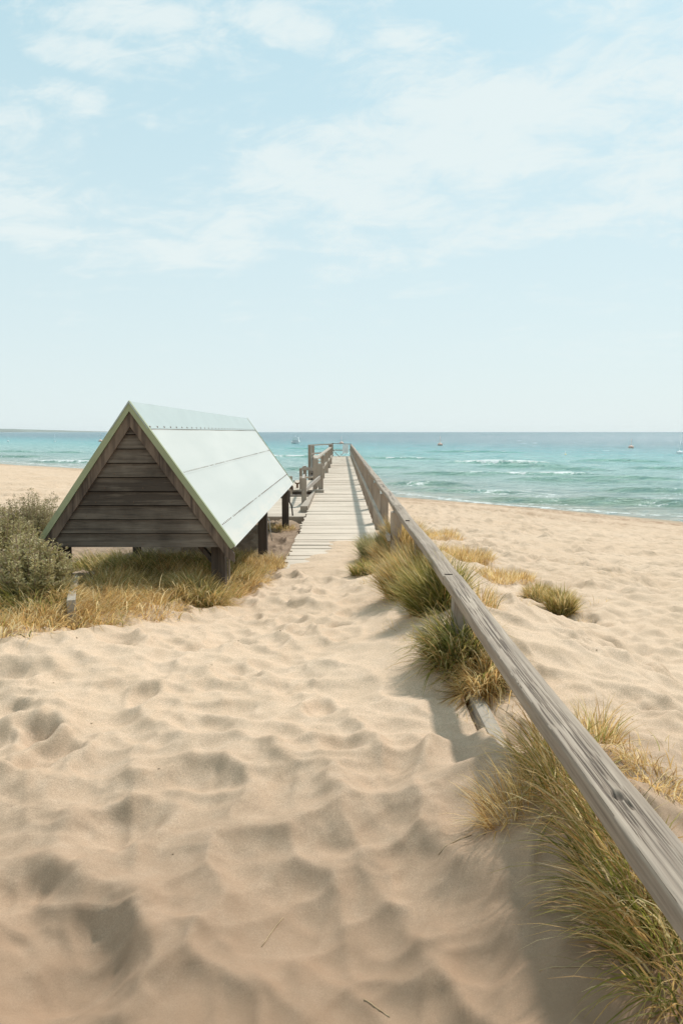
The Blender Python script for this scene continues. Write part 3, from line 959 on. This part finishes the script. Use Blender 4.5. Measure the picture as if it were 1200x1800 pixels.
# steps and gate-like platform further out
st_ = thing('pier_steps', 'open timber steps with tall rail posts on the left side of the pier', 'steps', (-1.4, 43, 1.3))
for (x, y, t_) in ((-1.88, 43.8, 2.60), (-1.80, 46.8, 2.60)):
    MB().box(x - .09, x + .09, y, y + .18, -1.2, t_, .006).build('post', M_post, st_)
MB().bar((-1.92, 43.9, 2.61), (-.62, 47.8, 2.61), .12, .07).build('handrail', M_railtop, st_)
MB().bar((-1.88, 43.9, 2.10), (-.72, 47.8, 2.10), .05, .09).build('rail', M_postx, st_)
for k in range(5):
    MB().box(-1.64, -.86, 43.2 - .28 * k, 43.46 - .28 * k, 1.83 - .15 * k, 1.89 - .15 * k, .004).build('tread', M_deck, st_)
MB().bar((-1.68, 43.6, 1.84), (-1.68, 41.8, .98), .06, .26).build('stringer', M_leg, st_)
MB().bar((-.83, 43.6, 1.84), (-.83, 41.8, .98), .06, .26).build('stringer', M_leg, st_)
MB().box(-1.75, -.84, 43.48, 46.9, 1.86, 1.92, .004).build('landing', M_deck, st_)
for x in (-1.62,):
    MB().box(x - .08, x + .08, 43.5, 43.66, -1.2, 1.85).build('pile', M_pile, st_)
    MB().box(x - .08, x + .08, 40.8, 40.96, -1.2, 1.0).build('pile', M_pile, st_)
MB().box(-1.8, -.9, 40.6, 41.9, .90, .985).build('lower_landing', M_leg, st_)

# ------------------------------------------------------------------ the hut
hut = thing('boat_shelter', 'steep A-shaped timber shelter on legs with pale green metal roof', 'shelter', (-2.3, 8.2, 1.3))
Y0, Y1 = 8.2, 18.3
XL, XR, XM = -3.40, -1.205, -2.315
ZE, ZR = 2.145, 3.70
HZ = ZR - ZE


def slope_pt(side, f, out, y):
    """f from 0 (ridge) to 1 (eave); out = distance proud of the slope"""
    xe = XR if side > 0 else XL
    dx, dz = xe - XM, ZE - ZR
    L_ = math.hypot(dx, dz)
    nx, nz = (-dz / L_, dx / L_) if side > 0 else (dz / L_, -dx / L_)
    if nz < 0: nx, nz = -nx, -nz
    return (XM + dx * f + nx * out, y, ZR + dz * f + nz * out)


for side in (1, -1):
    b = MB()
    segs = [(.0, .502, .0), (.497, .882, .0022), (.877, 1.015, .0044)] if side > 0 else [(0, 1.015, 0)]
    n = 26
    for (f0, f1, o) in segs:
        pass
        # a sheet with slight waves, thick 5 mm
        top = []; bot = []
        for k in range(n + 1):
            y = Y0 - .055 + (Y1 + .11 - Y0) * k / n
            wv_ = .0008 * math.sin(k * .9)
            pa = slope_pt(side, f0, .008 - o + wv_, y); pb = slope_pt(side, f1, .008 - o + wv_, y)
            pc = slope_pt(side, f0, .0065 - o + wv_, y); pd = slope_pt(side, f1, .0065 - o + wv_, y)
            top.append((b.bm.verts.new(pa), b.bm.verts.new(pb))); bot.append((b.bm.verts.new(pc), b.bm.verts.new(pd)))
        for k in range(n):
            for q4 in ((top[k][0], top[k][1], top[k + 1][1], top[k + 1][0]), (bot[k][1], bot[k][0], bot[k + 1][0], bot[k + 1][1]),
                       (top[k][1], bot[k][1], bot[k + 1][1], top[k + 1][1]), (top[k][0], top[k + 1][0], bot[k + 1][0], bot[k][0])):
                b.bm.faces.new(q4)
        for e_, s_ in ((0, 1), (n, -1)):
            b.bm.faces.new((top[e_][0], bot[e_][0], bot[e_][1], top[e_][1])[::s_])
    b.mi = 1
    if side > 0:
        for f_, stp in ((.495, .105), (.875, .105)):
            y = Y0 + .12
            while y < Y1:
                if random.random() < .93:
                    p0 = Vector(slope_pt(1, f_ - .008, .004, y)); p1 = Vector(slope_pt(1, f_ - .008, .0125, y))
                    b.tube([p0, p1], random.uniform(.0075, .0105), 7)
                y += stp
    rp = b.build('roof_panel', [M_roof, M_rust], hut)
# ridge cap
b = MB()
for side in (1, -1):
    pts = [slope_pt(side, .175, .008, Y0 - .07), slope_pt(side, .175, .014, Y0 - .07), (XM, Y0 - .07, ZR + .032), (XM, Y0 - .07, ZR + .014)]
    b.poly(pts, (0, Y1 - Y0 + .16, 0))
b.mi = 1; y = Y0 + .06
while y < Y1:
    b.tube([slope_pt(1, .163, .012, y), slope_pt(1, .163, .022, y)], .010, 7)
    y += .33
y = Y0 + .02
while y < Y1:
    b.tube([slope_pt(1, .180, .004, y), slope_pt(1, .180, .0105, y)], .006, 6); y += .05
b.build('ridge_cap', [M_cap, M_rust], hut)
# green edge trim and timber barge boards on both gables
for (yf, sgn) in ((Y0, -1), (Y1, 1)):
    for side in (1, -1):
        def P2(f, o, y): return slope_pt(side, f, o, y)
        ya = yf + sgn * .062; th = (0, -sgn * .058, 0)
        xv = XM
        # trim: from the ridge to the eave, 66 mm deep below the roof sheet
        d_ = .046; L_ = math.hypot(XR - XM, HZ)
        t1 = P2(1.01, .016, ya); t2 = P2(1.01 - .0, -d_, ya)
        zt = ZR + .016 / math.cos(math.atan2(HZ, XR - XM)) + .012; zb_ = ZR - d_ / math.cos(math.atan2(HZ, XR - XM)) + .004
        MB().poly([(xv, ya, zt), t1, t2, (xv, ya, zb_)], th).build('roof_trim', M_trim, hut)
        # barge board below it
        yb = yf + sgn * .040; d2 = .142
        k_ = 1 / math.cos(math.atan2(HZ, XR - XM))
        a_ = (xv, yb, ZR - (d_ + .003) * k_ + .004); bb = P2(1.045, -(d_ + .003), yb)
        xe = bb[0]
        c0 = (xe, yb, bb[2] - .10); c1_ = P2(1.04, -d2, yb); c2_ = (xv, yb, ZR - d2 * k_)
        MB().poly([a_, bb, c0, c1_, c2_], (0, -sgn * .035, 0)).build('barge_board', M_barge, hut)
    # weatherboards, lapped
    b = MB()
    zb = 2.118; n = 9; zt = ZR - .17
    hb = (zt - zb) / n
    for k in range(n):
        random.seed(k)
        z0 = zb + hb * k; z1 = z0 + hb - .010
        def half(z, inset=.10):
            f = (ZR - z) / HZ
            return max(.012, (XR - XM) * f - inset), max(.012, (XM - XL) * f - inset)
        r0, l0 = half(z0); r1, l1 = half(z1)
        yo, yi = yf + sgn * .020, yf - sgn * .008
        q0 = [(XM - l0, yo, z0), (XM + r0, yo, z0), (XM + r1, yi, z1), (XM - l1, yi, z1)]
        b.poly(q0, (0, -sgn * .020, 0))
        if sgn < 0:
            b.mi = 1
            for xx in np.arange(XM - l1 + .16, XM + r1 - .14, .42):
                zz = z0 + hb * .22; b.box(xx - .004, xx + .004, yo - .0, yo + .006 , zz - .004, zz + .004)
            b.mi = 0
    b.build('gable_cladding', [M_clad, M_rust], hut)
MB().poly([(XL + .12, Y0 + .035, 2.12), (XR - .12, Y0 + .035, 2.12), (XM, Y0 + .035, ZR - .12)], (0, .02, 0)).build('gable_lap_shade', M_hole, hut)  # near-black sheet behind the board gaps, painting the shadow lines at the laps
# frame under the roof
MB().box(XR - .20, XR - .09, Y0 + .10, Y1 - .1, 2.14, 2.26).build('wall_plate', M_leg, hut)
MB().box(XL + .09, XL + .20, Y0 + .10, Y1 - .1, 2.14, 2.26).build('wall_plate', M_leg, hut)
for y in (8.62, 12.8, 17.0):
    MB().box(XL + .02, XR - .09, y, y + .07, 2.05, 2.138).build('tie_beam', M_leg, hut)
for (x, y, wd_, tp) in ((-1.42, 8.42, .16, 2.138), (-1.33, 12.35, .15, 2.138), (-1.28, 16.75, .15, 2.138), (-3.25, 8.45, .16, 2.138), (-3.45, 12.3, .12, 2.10), (-3.4, 14.1, .16, 2.10), (-3.2, 16.8, .15, 2.138)):
    MB().box(x - wd_ / 2, x + wd_ / 2, y, y + wd_, zat(x, y) - .4, tp, .006, .002).build('leg', M_leg, hut)
MB().box(-1.338, -1.315, 8.60, 8.63, 1.2, 2.138).build('stiffener', M_post, hut)
MB().bar((-1.65, 8.50, 2.10), (-1.45, 8.50, 1.86), .05, .09, (0, 1, 0)).build('knee_brace', M_leg, hut)
MB().bar((-1.75, 16.9, 2.0), (-1.33, 16.9, 1.93), .05, .10).build('knee_brace', M_leg, hut)
MB().tube([(-1.235, 12.4, 1.95), (-1.215, 12.4, 1.90), (-1.20, 12.4, 1.72), (-1.17, 12.4, 1.56)], .009, 6).build('wire', M_steel, hut)
MB().tube([(-1.19, 16.9, 2.05), (-1.19, 16.9, 1.80), (-1.14, 16.9, 1.70), (-1.12, 16.9, 1.48)], .018, 6).build('wire', M_leg, hut)

# ------------------------------------------------------------------ loose boards in the sand
bd = MB(); 
bd.box(.785, .865, 3.42, 4.72, 1.50, 1.795, .006, .003)
tag(bd.build('edge_board', M_old), 'pale board half buried in the sand under the near handrail', 'board')
x0, y0 = at_g(134, 1094); x1, y1 = at_g(143, 1040)
b2 = MB(); b2.bar((x0, y0 - .1, zat(x0, y0) + .06), (x1 - .06, y1 + .0, zat(x1, y1) + .05), .07, .24, bev=.006)
tag(b2.build('garden_edging', M_old), 'weathered timber board lying in the grass at the left below the hut', 'board')

# ------------------------------------------------------------------ grass
GREEN = np.array([(.085, .115, .014), (.16, .19, .026), (.24, .25, .045), (.30, .29, .075)])
GOLD = np.array([(.66, .44, .17), (.76, .56, .25), (.82, .67, .38), (.46, .28, .11)])


def blades(cx, cy, rad, n, h, spread=.45, lean=(0, 0), gold=.5, w=.0036, droop=.5, tipgold=.6, ry=None, grey=0.0, kinks=0.0):
    """n blades rooted in an ellipse on the sand; returns verts, quads, colours"""
    ry = ry or rad
    a = rng.random(n) * 2 * np.pi; r = np.sqrt(rng.random(n))
    rx_ = cx + np.cos(a) * r * rad; ry_ = cy + np.sin(a) * r * ry
    rz_ = zat_v(rx_, ry_) - .01
    az = a + rng.normal(0, .7, n)
    tilt = np.abs(rng.normal(0, spread, n)) * (.35 + .9 * r) + .04
    dx = np.cos(az) * np.sin(tilt) + lean[0] + rng.normal(0, .06, n); dy = np.sin(az) * np.sin(tilt) + lean[1] + rng.normal(0, .06, n); dz = np.cos(np.minimum(tilt, 1.4))
    L_ = np.sqrt(dx * dx + dy * dy + dz * dz); D = np.stack([dx / L_, dy / L_, dz / L_], -1)
    ln = h * (.35 + .65 * rng.random(n) ** .7) * (1 - .25 * r)
    out = D.copy(); out[:, 2] = 0
    on = np.linalg.norm(out, axis=1, keepdims=True) + 1e-6; out = out / on
    dr = (droop * (.35 + 1.1 * rng.random(n)))[:, None]
    seg = 5
    P_ = [np.stack([rx_, ry_, rz_], -1)]
    cur = D.copy()
    side0 = rng.normal(0, kinks, (n, 3)) if kinks else 0
    for k in range(seg):
        P_.append(P_[-1] + cur * (ln / seg)[:, None])
        cur = cur + out * dr * .22 + np.array([0, 0, -1]) * dr * (.10 + .10 * k)
        if kinks: cur = cur + rng.normal(0, kinks, (n, 3))
        cur = cur / np.linalg.norm(cur, axis=1, keepdims=True)
    for p_ in P_[1:]:
        gz = zat_v(p_[:, 0], p_[:, 1]) + .004
        p_[:, 2] = np.maximum(p_[:, 2], gz)
    sd_ = np.stack([-np.sin(az + 1.2 * rng.normal(0, 1, n)), np.cos(az + 1.2 * rng.normal(0, 1, n)), 0 * az], -1)
    wd_ = w * (.6 + .8 * rng.random(n))
    prof_ = [.8, 1.0, .95, .8, .5, .08]
    V_ = []
    for k in range(seg + 1):
        V_.append(P_[k] - sd_ * (wd_ * prof_[k])[:, None]); V_.append(P_[k] + sd_ * (wd_ * prof_[k])[:, None])
    V_ = np.stack(V_, 1)                       # n, 12, 3
    i0 = (np.arange(n) * 12)[:, None, None]
    loc = np.array([[2 * k, 2 * k + 1, 2 * k + 3, 2 * k + 2] for k in range(seg)])[None]
    Q = (i0 + loc).reshape(-1, 4)
    isg = (rng.random(n) < gold)[:, None]
    cg = GREEN[rng.integers(0, 4, n)]; co = GOLD[rng.integers(0, 4, n)]
    colr_ = np.where(isg, co, cg) * (.75 + .5 * rng.random(n))[:, None]
    cc = []
    for k in range(seg + 1):
        t_ = (k / seg) ** 1.5 * tipgold * (.4 + .6 * rng.random(n))[:, None] ** 1
        ck = colr_ * (1 - t_) + co * t_
        if grey: ck = ck * (1 - grey) + np.array([.30, .33, .22]) * grey
        cc += [ck, ck]
    CC_ = np.stack(cc, 1)
    return V_.reshape(-1, 3), Q, CC_.reshape(-1, 3)


def join(parts):
    V_ = []; Q = []; Cc = []; o = 0
    for v, q_, c_ in parts:
        V_.append(v); Q.append(q_ + o); Cc.append(c_); o += len(v)
    return np.concatenate(V_), np.concatenate(Q), np.concatenate(Cc)


def grass_obj(name, parts, label, cat, group=None, kind=None):
    v, q_, c_ = join(parts)
    o = np_mesh(name, v, q_, M_grass, attrs={'col': c_})
    return tag(o, label, cat, group, kind)


GR = 'grass tussocks along the handrail'


def tus(px, py, rad, n, h, label, group=None, name='grass_tussock', **kw):
    x, y = at_g(px, py)
    parts = [blades(x, y, rad, n, h, **kw)]
    # dead thatch at the foot
    kw2 = dict(kw); kw2.update(gold=1.0, spread=.95, droop=.9, tipgold=0, w=.0028)
    parts.append(blades(x, y, rad * 1.15, n // 5, h * .45, **kw2))
    return grass_obj(name, parts, label, 'grass', group)


tus(672, 985, .30, 2600, .62, 'blue green grass tussock where the boardwalk disappears into the sand', GR, gold=.25, lean=(-.12, 0), spread=.38, grey=.35, w=.0038)
tus(702, 968, .30, 2600, .66, 'pale straw coloured tussock against the posts of the handrail', GR, gold=.85, lean=(-.1, 0), spread=.32, w=.004)
tus(640, 1008, .16, 700, .30, 'small green tussock at the left foot of the grassy mound', GR, gold=.3, lean=(-.3, 0), spread=.5)
tus(728, 1035, .26, 2200, .66, 'golden topped tussock on the mound beside the handrail', GR, gold=.5, lean=(-.18, .05), spread=.34, tipgold=.95)
tus(768, 1072, .20, 2200, .62, 'dense dark green tussock pressed under the handrail', GR, gold=.2, lean=(-.22, .0), spread=.42, tipgold=.6)
tus(800, 1150, .17, 1400, .48, 'tangled dark green tussock at the foot of the mound', GR, gold=.3, lean=(-.1, -.05), spread=.6, droop=1.1, tipgold=.5)
tus(850, 1195, .15, 1500, .33, 'dry tangled straw tussock beside the half buried board', GR, gold=.9, lean=(.05, 0), spread=.8, droop=1.2, kinks=.12)
tus(985, 1380, .12, 620, .42, 'brown and green wiry tussock beside the near handrail', GR, ry=.30, gold=.62, lean=(-.28, .05), spread=.55, droop=.7, w=.0022, tipgold=.8)
tus(890, 1425, .09, 330, .30, 'sparse reddish tuft leaning over the bare sand', GR, gold=.95, lean=(-.35, .05), spread=.7, droop=.6, w=.0015)
tus(1090, 1545, .10, 480, .48, 'long bladed green tussock under the nearest length of handrail', GR, ry=.26, gold=.5, lean=(-.32, .12), spread=.5, droop=1.0, w=.0028)
tus(1170, 1690, .11, 330, .48, 'arching green and straw blades in the bottom right corner', GR, ry=.22, gold=.5, lean=(-.38, .05), spread=.6, droop=1.2, w=.0028)
GB = 'grass tussocks on the beach side'
tus(985, 1072, .15, 1700, .42, 'isolated dark green tussock on the dune edge to the right', GB, gold=.4, lean=(0, 0), spread=.42, tipgold=.9)
tus(945, 1052, .16, 1200, .34, 'olive tussock just left of the isolated dark one', GB, gold=.6, lean=(0, 0), spread=.5, tipgold=.8)
tus(820, 985, .50, 1300, .34, 'bright golden tussock immediately right of the handrail', GB, gold=.97, spread=.4)
tus(885, 1018, .50, 1100, .27, 'golden tussock in the middle of the beach side clump', GB, gold=1.0, spread=.45)
tus(775, 945, .5, 700, .30, 'thin straw tuft showing past the far side of the handrail', GB, gold=1.0, spread=.4)
tus(1050, 1300, .10, 260, .30, 'sparse upright straw tuft on the sand right of the handrail', GB, gold=.8, spread=.45, w=.0018)
tus(1145, 1375, .15, 420, .16, 'low dry tangle of straw at the right edge', GB, gold=1.0, spread=1.1, droop=1.0, w=.0018, kinks=.15)
tus(845, 1062, .14, 250, .30, 'thin tuft poking up behind the handrail', GB, gold=.9, spread=.45, w=.0022)

# scattered dry wisps over the beach side of the dune and near the mound: nobody could count them
parts = []
for (px, py, n_) in ((760, 915, 30), (900, 1010, 60), (1010, 1085, 60), (1040, 1060, 24), (900, 1060, 40), (1100, 1330, 60), (720, 1090, 60), (700, 1060, 50), (760, 1110, 70), (660, 1020, 60), (870, 1250, 60), (1180, 1340, 40), (1000, 990, 20), (1070, 1010, 14)):
    x, y = at_g(px, py)
    parts.append(blades(x, y, .25, n_, .17, spread=.9, gold=.95, w=.0018, droop=.7))
grass_obj('dry_wisps', parts, 'sparse dry straw wisps scattered over the sand by the handrail', 'grass', None, 'stuff')

# the grassy strip in front of the hut, at the left
parts = []
def strip(px, py, rad, n, h, **kw):
    x, y = at_g(px, py); parts.append(blades(x, y, rad, n, h, **kw))
random.seed(5)
edge_px = [(0, 1125), (90, 1108), (170, 1098), (230, 1082), (300, 1072), (370, 1058), (430, 1038), (490, 1008), (500, 1000)]
for k in range(100):
    px = random.uniform(-40, 492)
    eb = np.interp(px, [a for a, _ in edge_px], [c for _, c in edge_px])
    if abs(px - 136) < 13: continue
    py = eb - 6 - random.random() ** .9 * min(75, (eb - 985) * .75 + 12)
    gold = .97 if py > eb - 34 else .78
    strip(px, py, random.uniform(.18, .32), random.randint(200, 300), random.uniform(.22, .36), gold=gold, spread=.75, droop=.9, lean=(random.uniform(-.1, .45), random.uniform(-.15, .1)), w=.0032, tipgold=.8)
for k in range(26):
    px = random.uniform(150, 420); strip(px, random.uniform(985, 1012), .25, 300, .40, gold=.35, spread=.6, droop=.9, lean=(-.25, 0), w=.0034)
for k in range(16):
    strip(random.uniform(400, 492), random.uniform(975, 1012), .18, 200, .22, gold=1.0, spread=.6, droop=.7, w=.0030)
for k in range(46):                      # long arching straws over the mat
    px = random.uniform(-20, 480); eb = np.interp(px, [a for a, _ in edge_px], [c for _, c in edge_px])
    strip(px, eb - 8 - random.random() * 45, .30, 70, .48, gold=.85, spread=.7, droop=1.7, lean=(random.uniform(-.2, .4), -.1), w=.0030, tipgold=1.0)
for (px, py) in ((385, 1046), (350, 1040), (300, 1030), (240, 1030), (200, 1040), (430, 1020)):
    strip(px, py, .26, 520, .40, gold=.6, spread=.5, droop=.8, lean=(.15, 0), w=.0034, tipgold=1.0)
grass_obj('dune_grass', parts, 'golden and green windblown dune grass covering the ground before the hut', 'grass', None, 'stuff')
GL = 'larger tussocks in the grass before the hut'
tus(345, 1050, .30, 3000, .44, 'rounded golden green tussock nearest the sand path', GL, gold=.5, spread=.6, droop=.9, lean=(-.15, 0), tipgold=.9)
tus(415, 1022, .18, 1500, .34, 'green tussock at the foot of the near right hut leg', GL, gold=.45, spread=.6, droop=.9, lean=(.2, 0))
tus(255, 1020, .34, 2400, .38, 'green sweeping tussock under the middle of the gable', GL, gold=.25, spread=.6, droop=1.0, lean=(-.3, 0))
tus(30, 1065, .42, 3600, .52, 'tall dark green tussock hanging below the shrub at the left edge', GL, gold=.3, spread=.65, droop=1.2, lean=(-.2, -.1))
tus(108, 1068, .20, 2200, .44, 'dry brown drooping tussock below the shrub', GL, gold=.95, spread=.5, droop=1.4)
x, y = -1.33, 16.75
grass_obj('grass_tussock', [blades(x - .1, y + .05, .38, 900, .22, spread=.8, gold=.9, droop=.8)], 'dark dry tuft round the foot of the far hut leg', 'grass', GL)

# ------------------------------------------------------------------ shrubs (silver green coastal bush)
def shrub(px, py, rad, h, n_stem, label, dark=0.0, name='coastal_shrub'):
    x0, y0 = at_g(px, py); z0 = zat(x0, y0)
    root = thing(name, label, 'shrub', (x0, y0, z0), 'silver green shrubs at the left of the hut')
    b_m = MB(); LV = []; LC = []; LQ = []; cnt = 0
    for k in range(n_stem):
        a = random.uniform(0, 2 * math.pi); r = rad * math.sqrt(random.random())
        tip = Vector((r * math.cos(a), r * math.sin(a), h * (1 - .45 * (r / rad) ** 2) * random.uniform(.50, 1.30)))
        base_ = Vector((tip.x * .25, tip.y * .25, 0)); mid = base_.lerp(tip, .55) + Vector((tip.x * .12, tip.y * .12, .02))
        b_m.tube([Vector((x0, y0, z0)) + v for v in (base_, mid, tip)], .004, 4, [.007, .005, .002])
        # upright leafy spires: leaves up the last half of each stem
        nl = random.randint(80, 120); pale = random.random()
        for q in range(nl):
            f = random.uniform(.30, 1.0)
            p_ = (base_.lerp(mid, f / .55) if f < .55 else mid.lerp(tip, (f - .55) / .45))
            aa = random.uniform(0, 2 * math.pi); up = random.uniform(.25, 1.0)
            dd = Vector((math.cos(aa), math.sin(aa), up)).normalized()
            off = Vector((math.cos(aa), math.sin(aa), 0)) * random.uniform(0, .035)
            L_ = random.uniform(.024, .044) * (1.1 - .3 * f); wv2_ = L_ * .25
            s_ = dd.cross(Vector((random.gauss(0, 1), random.gauss(0, 1), random.gauss(0, 1)))).normalized()
            p_ = p_ + off
            LV += [p_, p_ + dd * L_ * .5 + s_ * wv2_, p_ + dd * L_, p_ + dd * L_ * .5 - s_ * wv2_]
            mix_ = random.random() * .6 + .4 * pale
            c_ = np.array((.27, .23, .08)) * (1 - mix_) + np.array((.62, .53, .29)) * mix_
            if f > .93 and random.random() < .4: c_ = np.array((.40, .31, .19))
            c_ = c_ * (1 - dark)
            LC += [c_] * 4; LQ.append((cnt, cnt + 1, cnt + 2, cnt + 3)); cnt += 4
    b_m.build('stems', M_twig, root)
    np_mesh('foliage', np.array([tuple(v) for v in LV]), np.array(LQ), M_leaf, root, attrs={'col': np.array(LC)})


shrub(-10, 1030, .55, .74, 240, 'large silver green shrub cut off by the left edge')
shrub(38, 972, .50, .80, 170, 'darker round shrub behind the left corner of the hut roof', .35)
shrub(60, 1062, .40, .56, 170, 'pale silvery shrub in front of the left hut corner')
shrub(64, 966, .75, .88, 260, 'tallest shrub with upright tips against the beach', .2)

# twigs and straws on the bare sand
for (px, py, L_, an, lb) in ((1010, 1700, .22, 170, 'long thin dry stalk lying on the shaded sand'), (480, 1640, .16, 60, 'thin straw standing on the sand in the middle'),
                             (660, 1775, .10, -40, 'forked straw right of the bottom centre'),
 (800, 1480, .16, 15, 'pale stalk lying below the wiry tussock'),
                             (785, 1228, .14, 20, 'dark twig lying under the tangled tussock')):
    x, y = at_g(px, py); z = zat(x, y)
    pts = []
    for k in range(6):
        t_ = k / 5; q = L_ * (t_ - .5)
        xx = x + q * math.cos(R(an)) + .010 * math.sin(t_ * 2.6 + px); yy_ = y + q * math.sin(R(an))
        pts.append((xx, yy_, zat(xx, yy_) + .0015))
    tag(MB().tube(pts, .0016, 5).build('dry_stalk', M_straw), lb, 'twig', 'stalks lying on the sand')

# small dark bits of weed and shell on the sand
b = MB()
for k in range(110):
    y = random.uniform(2.2, 16); x = random.uniform(-.45 * y, .55 * y)
    if ok_spot(x, y):
        z = zat(x, y); s_ = random.uniform(.002, .006)
        b.box(x - s_, x + s_, y - s_, y + s_, z - .002, z + s_ * .7, 0, s_ * .5)
tag(b.build('debris', M_twig), 'tiny dark bits of weed strewn over the sand', 'debris', None, 'stuff')

# ------------------------------------------------------------------ boat and buoys
bx, by = at_z(519, 780, 0)
boat = thing('motor_boat', 'white motor boat with a boxy cabin moored left of the pier', 'boat', (bx, by, 0))
b = MB()
secs = []
for (dy, hw, zk, zt_) in ((0, 1.15, -.3, .62), (1.2, 1.25, -.35, .66), (3.0, 1.15, -.35, .75), (4.6, .7, -.3, .9), (5.6, .06, .1, 1.05)):
    secs.append([b.bm.verts.new((bx + sx * hw * k_, by + dy, z_)) for sx, k_, z_ in ((-1, 1, zt_), (-1, .85, 0.0), (0, 0, zk), (1, .85, 0.0), (1, 1, zt_))])
for a, c_ in zip(secs, secs[1:]):
    for k in range(4): b.bm.faces.new((a[k], a[k + 1], c_[k + 1], c_[k]))
    b.bm.faces.new((a[0], c_[0], c_[4], a[4]))
b.bm.faces.new(secs[0]); b.build('hull', M_white, boat)
b = MB()
def ring4(y_, w_, z_): return [(bx - w_, y_, z_), (bx + w_, y_, z_)]
vs = [b.bm.verts.new(p) for p in ((bx - .98, by + .4, .66), (bx + .98, by + .4, .66), (bx + .98, by + 3.2, .76), (bx - .98, by + 3.2, .76), (bx - .80, by + .5, 1.85), (bx + .80, by + .5, 1.85), (bx + .8, by + 2.6, 1.85), (bx - .8, by + 2.6, 1.85))]
for f in ((0, 1, 5, 4), (1, 2, 6, 5), (2, 3, 7, 6), (3, 0, 4, 7), (4, 5, 6, 7)): b.bm.faces.new([vs[i] for i in f])
b.build('cabin', M_white, boat)
MB().box(bx - .78, bx + .78, by + .36, by + .42, .74, .90).build('cabin_opening', M_grey, boat)
MB().box(bx - 1.0, bx + .1, by - .10, by + .01, -.05, .22).build('hull_shadow', M_dark, boat)  # dark box at the stern waterline, painting the shadow under the hull
MB().tube([(bx, by + 1.5, 1.85), (bx, by + 1.5, 2.5)], .025, 6).build('mast', M_white, boat)


def buoy(px, py, r_, mast, mat, label, lean_=0.0):
    x, y = at_z(px, py, 0)
    o = thing('marker_buoy', label, 'buoy', (x, y, 0), 'marker buoys out on the water')
    b_m = MB(); n_ = 14
    rings = []
    for k in range(7):
        t_ = -math.pi / 2 + math.pi * k / 6
        rings.append([b_m.bm.verts.new((x + r_ * math.cos(t_) * math.cos(q * 2 * math.pi / n_), y + r_ * math.cos(t_) * math.sin(q * 2 * math.pi / n_), r_ * .55 + r_ * .7 * math.sin(t_))) for q in range(n_)] if 0 < k < 6 else [b_m.bm.verts.new((x, y, r_ * .55 + r_ * .7 * math.sin(t_)))])
    for a, c_ in zip(rings, rings[1:]):
        for q in range(n_):
            q2 = (q + 1) % n_
            if len(a) == 1: b_m.bm.faces.new((a[0], c_[q2], c_[q]))
            elif len(c_) == 1: b_m.bm.faces.new((a[q], a[q2], c_[0]))
            else: b_m.bm.faces.new((a[q], a[q2], c_[q2], c_[q]))
    b_m.build('float', mat, o, True)
    if mast:
        MB().tube([(x, y, r_), (x + lean_, y, r_ + mast)], r_ * .055, 6).build('pole', M_orange if mat is M_orange else M_white, o)
    return o


buoy(773, 784, .62, 1.7, M_orange, 'pink buoy with a pole on open water right of the pier end')
buoy(1108, 789, .55, 1.5, M_orange, 'pink buoy with a pole near the right of the photo')
buoy(1193, 799, .45, 1.5, M_white, 'whitish buoy with a tall pole at the right edge', .1)
buoy(993, 800, .16, .5, M_yellow, 'small yellow buoy between the two pink ones at the right')
buoy(600, 781, .6, 1.5, M_orange, 'faded buoy showing just above the end rail of the pier')
buoy(177, 777, .66, 2.3, M_orange, 'orange and white buoy with a tall pole left of the hut roof')
buoy(15, 776.5, .35, 1.5, M_white, 'small white buoy with a thin pole at the far left')
buoy(97, 777, .25, 2.3, M_white, 'faint thin pole buoy between the two others at the left')

# ------------------------------------------------------------------ the air over the bay
hz = bpy.data.materials.new('haze'); hz.use_nodes = True
nt = hz.node_tree; nt.nodes.clear()
vo = nt.nodes.new('ShaderNodeVolumePrincipled')
vo.inputs['Color'].default_value = (.96, .99, 1.0, 1)
vo.inputs['Density'].default_value = 0.00003
vo.inputs['Anisotropy'].default_value = .2
ou = nt.nodes.new('ShaderNodeOutputMaterial'); nt.links.new(vo.outputs[0], ou.inputs['Volume'])
hb_ = MB().box(-14200, 14200, -14200, 14200, -9.0, 75.0).build('haze', hz)
tag(hb_, kind='stuff')
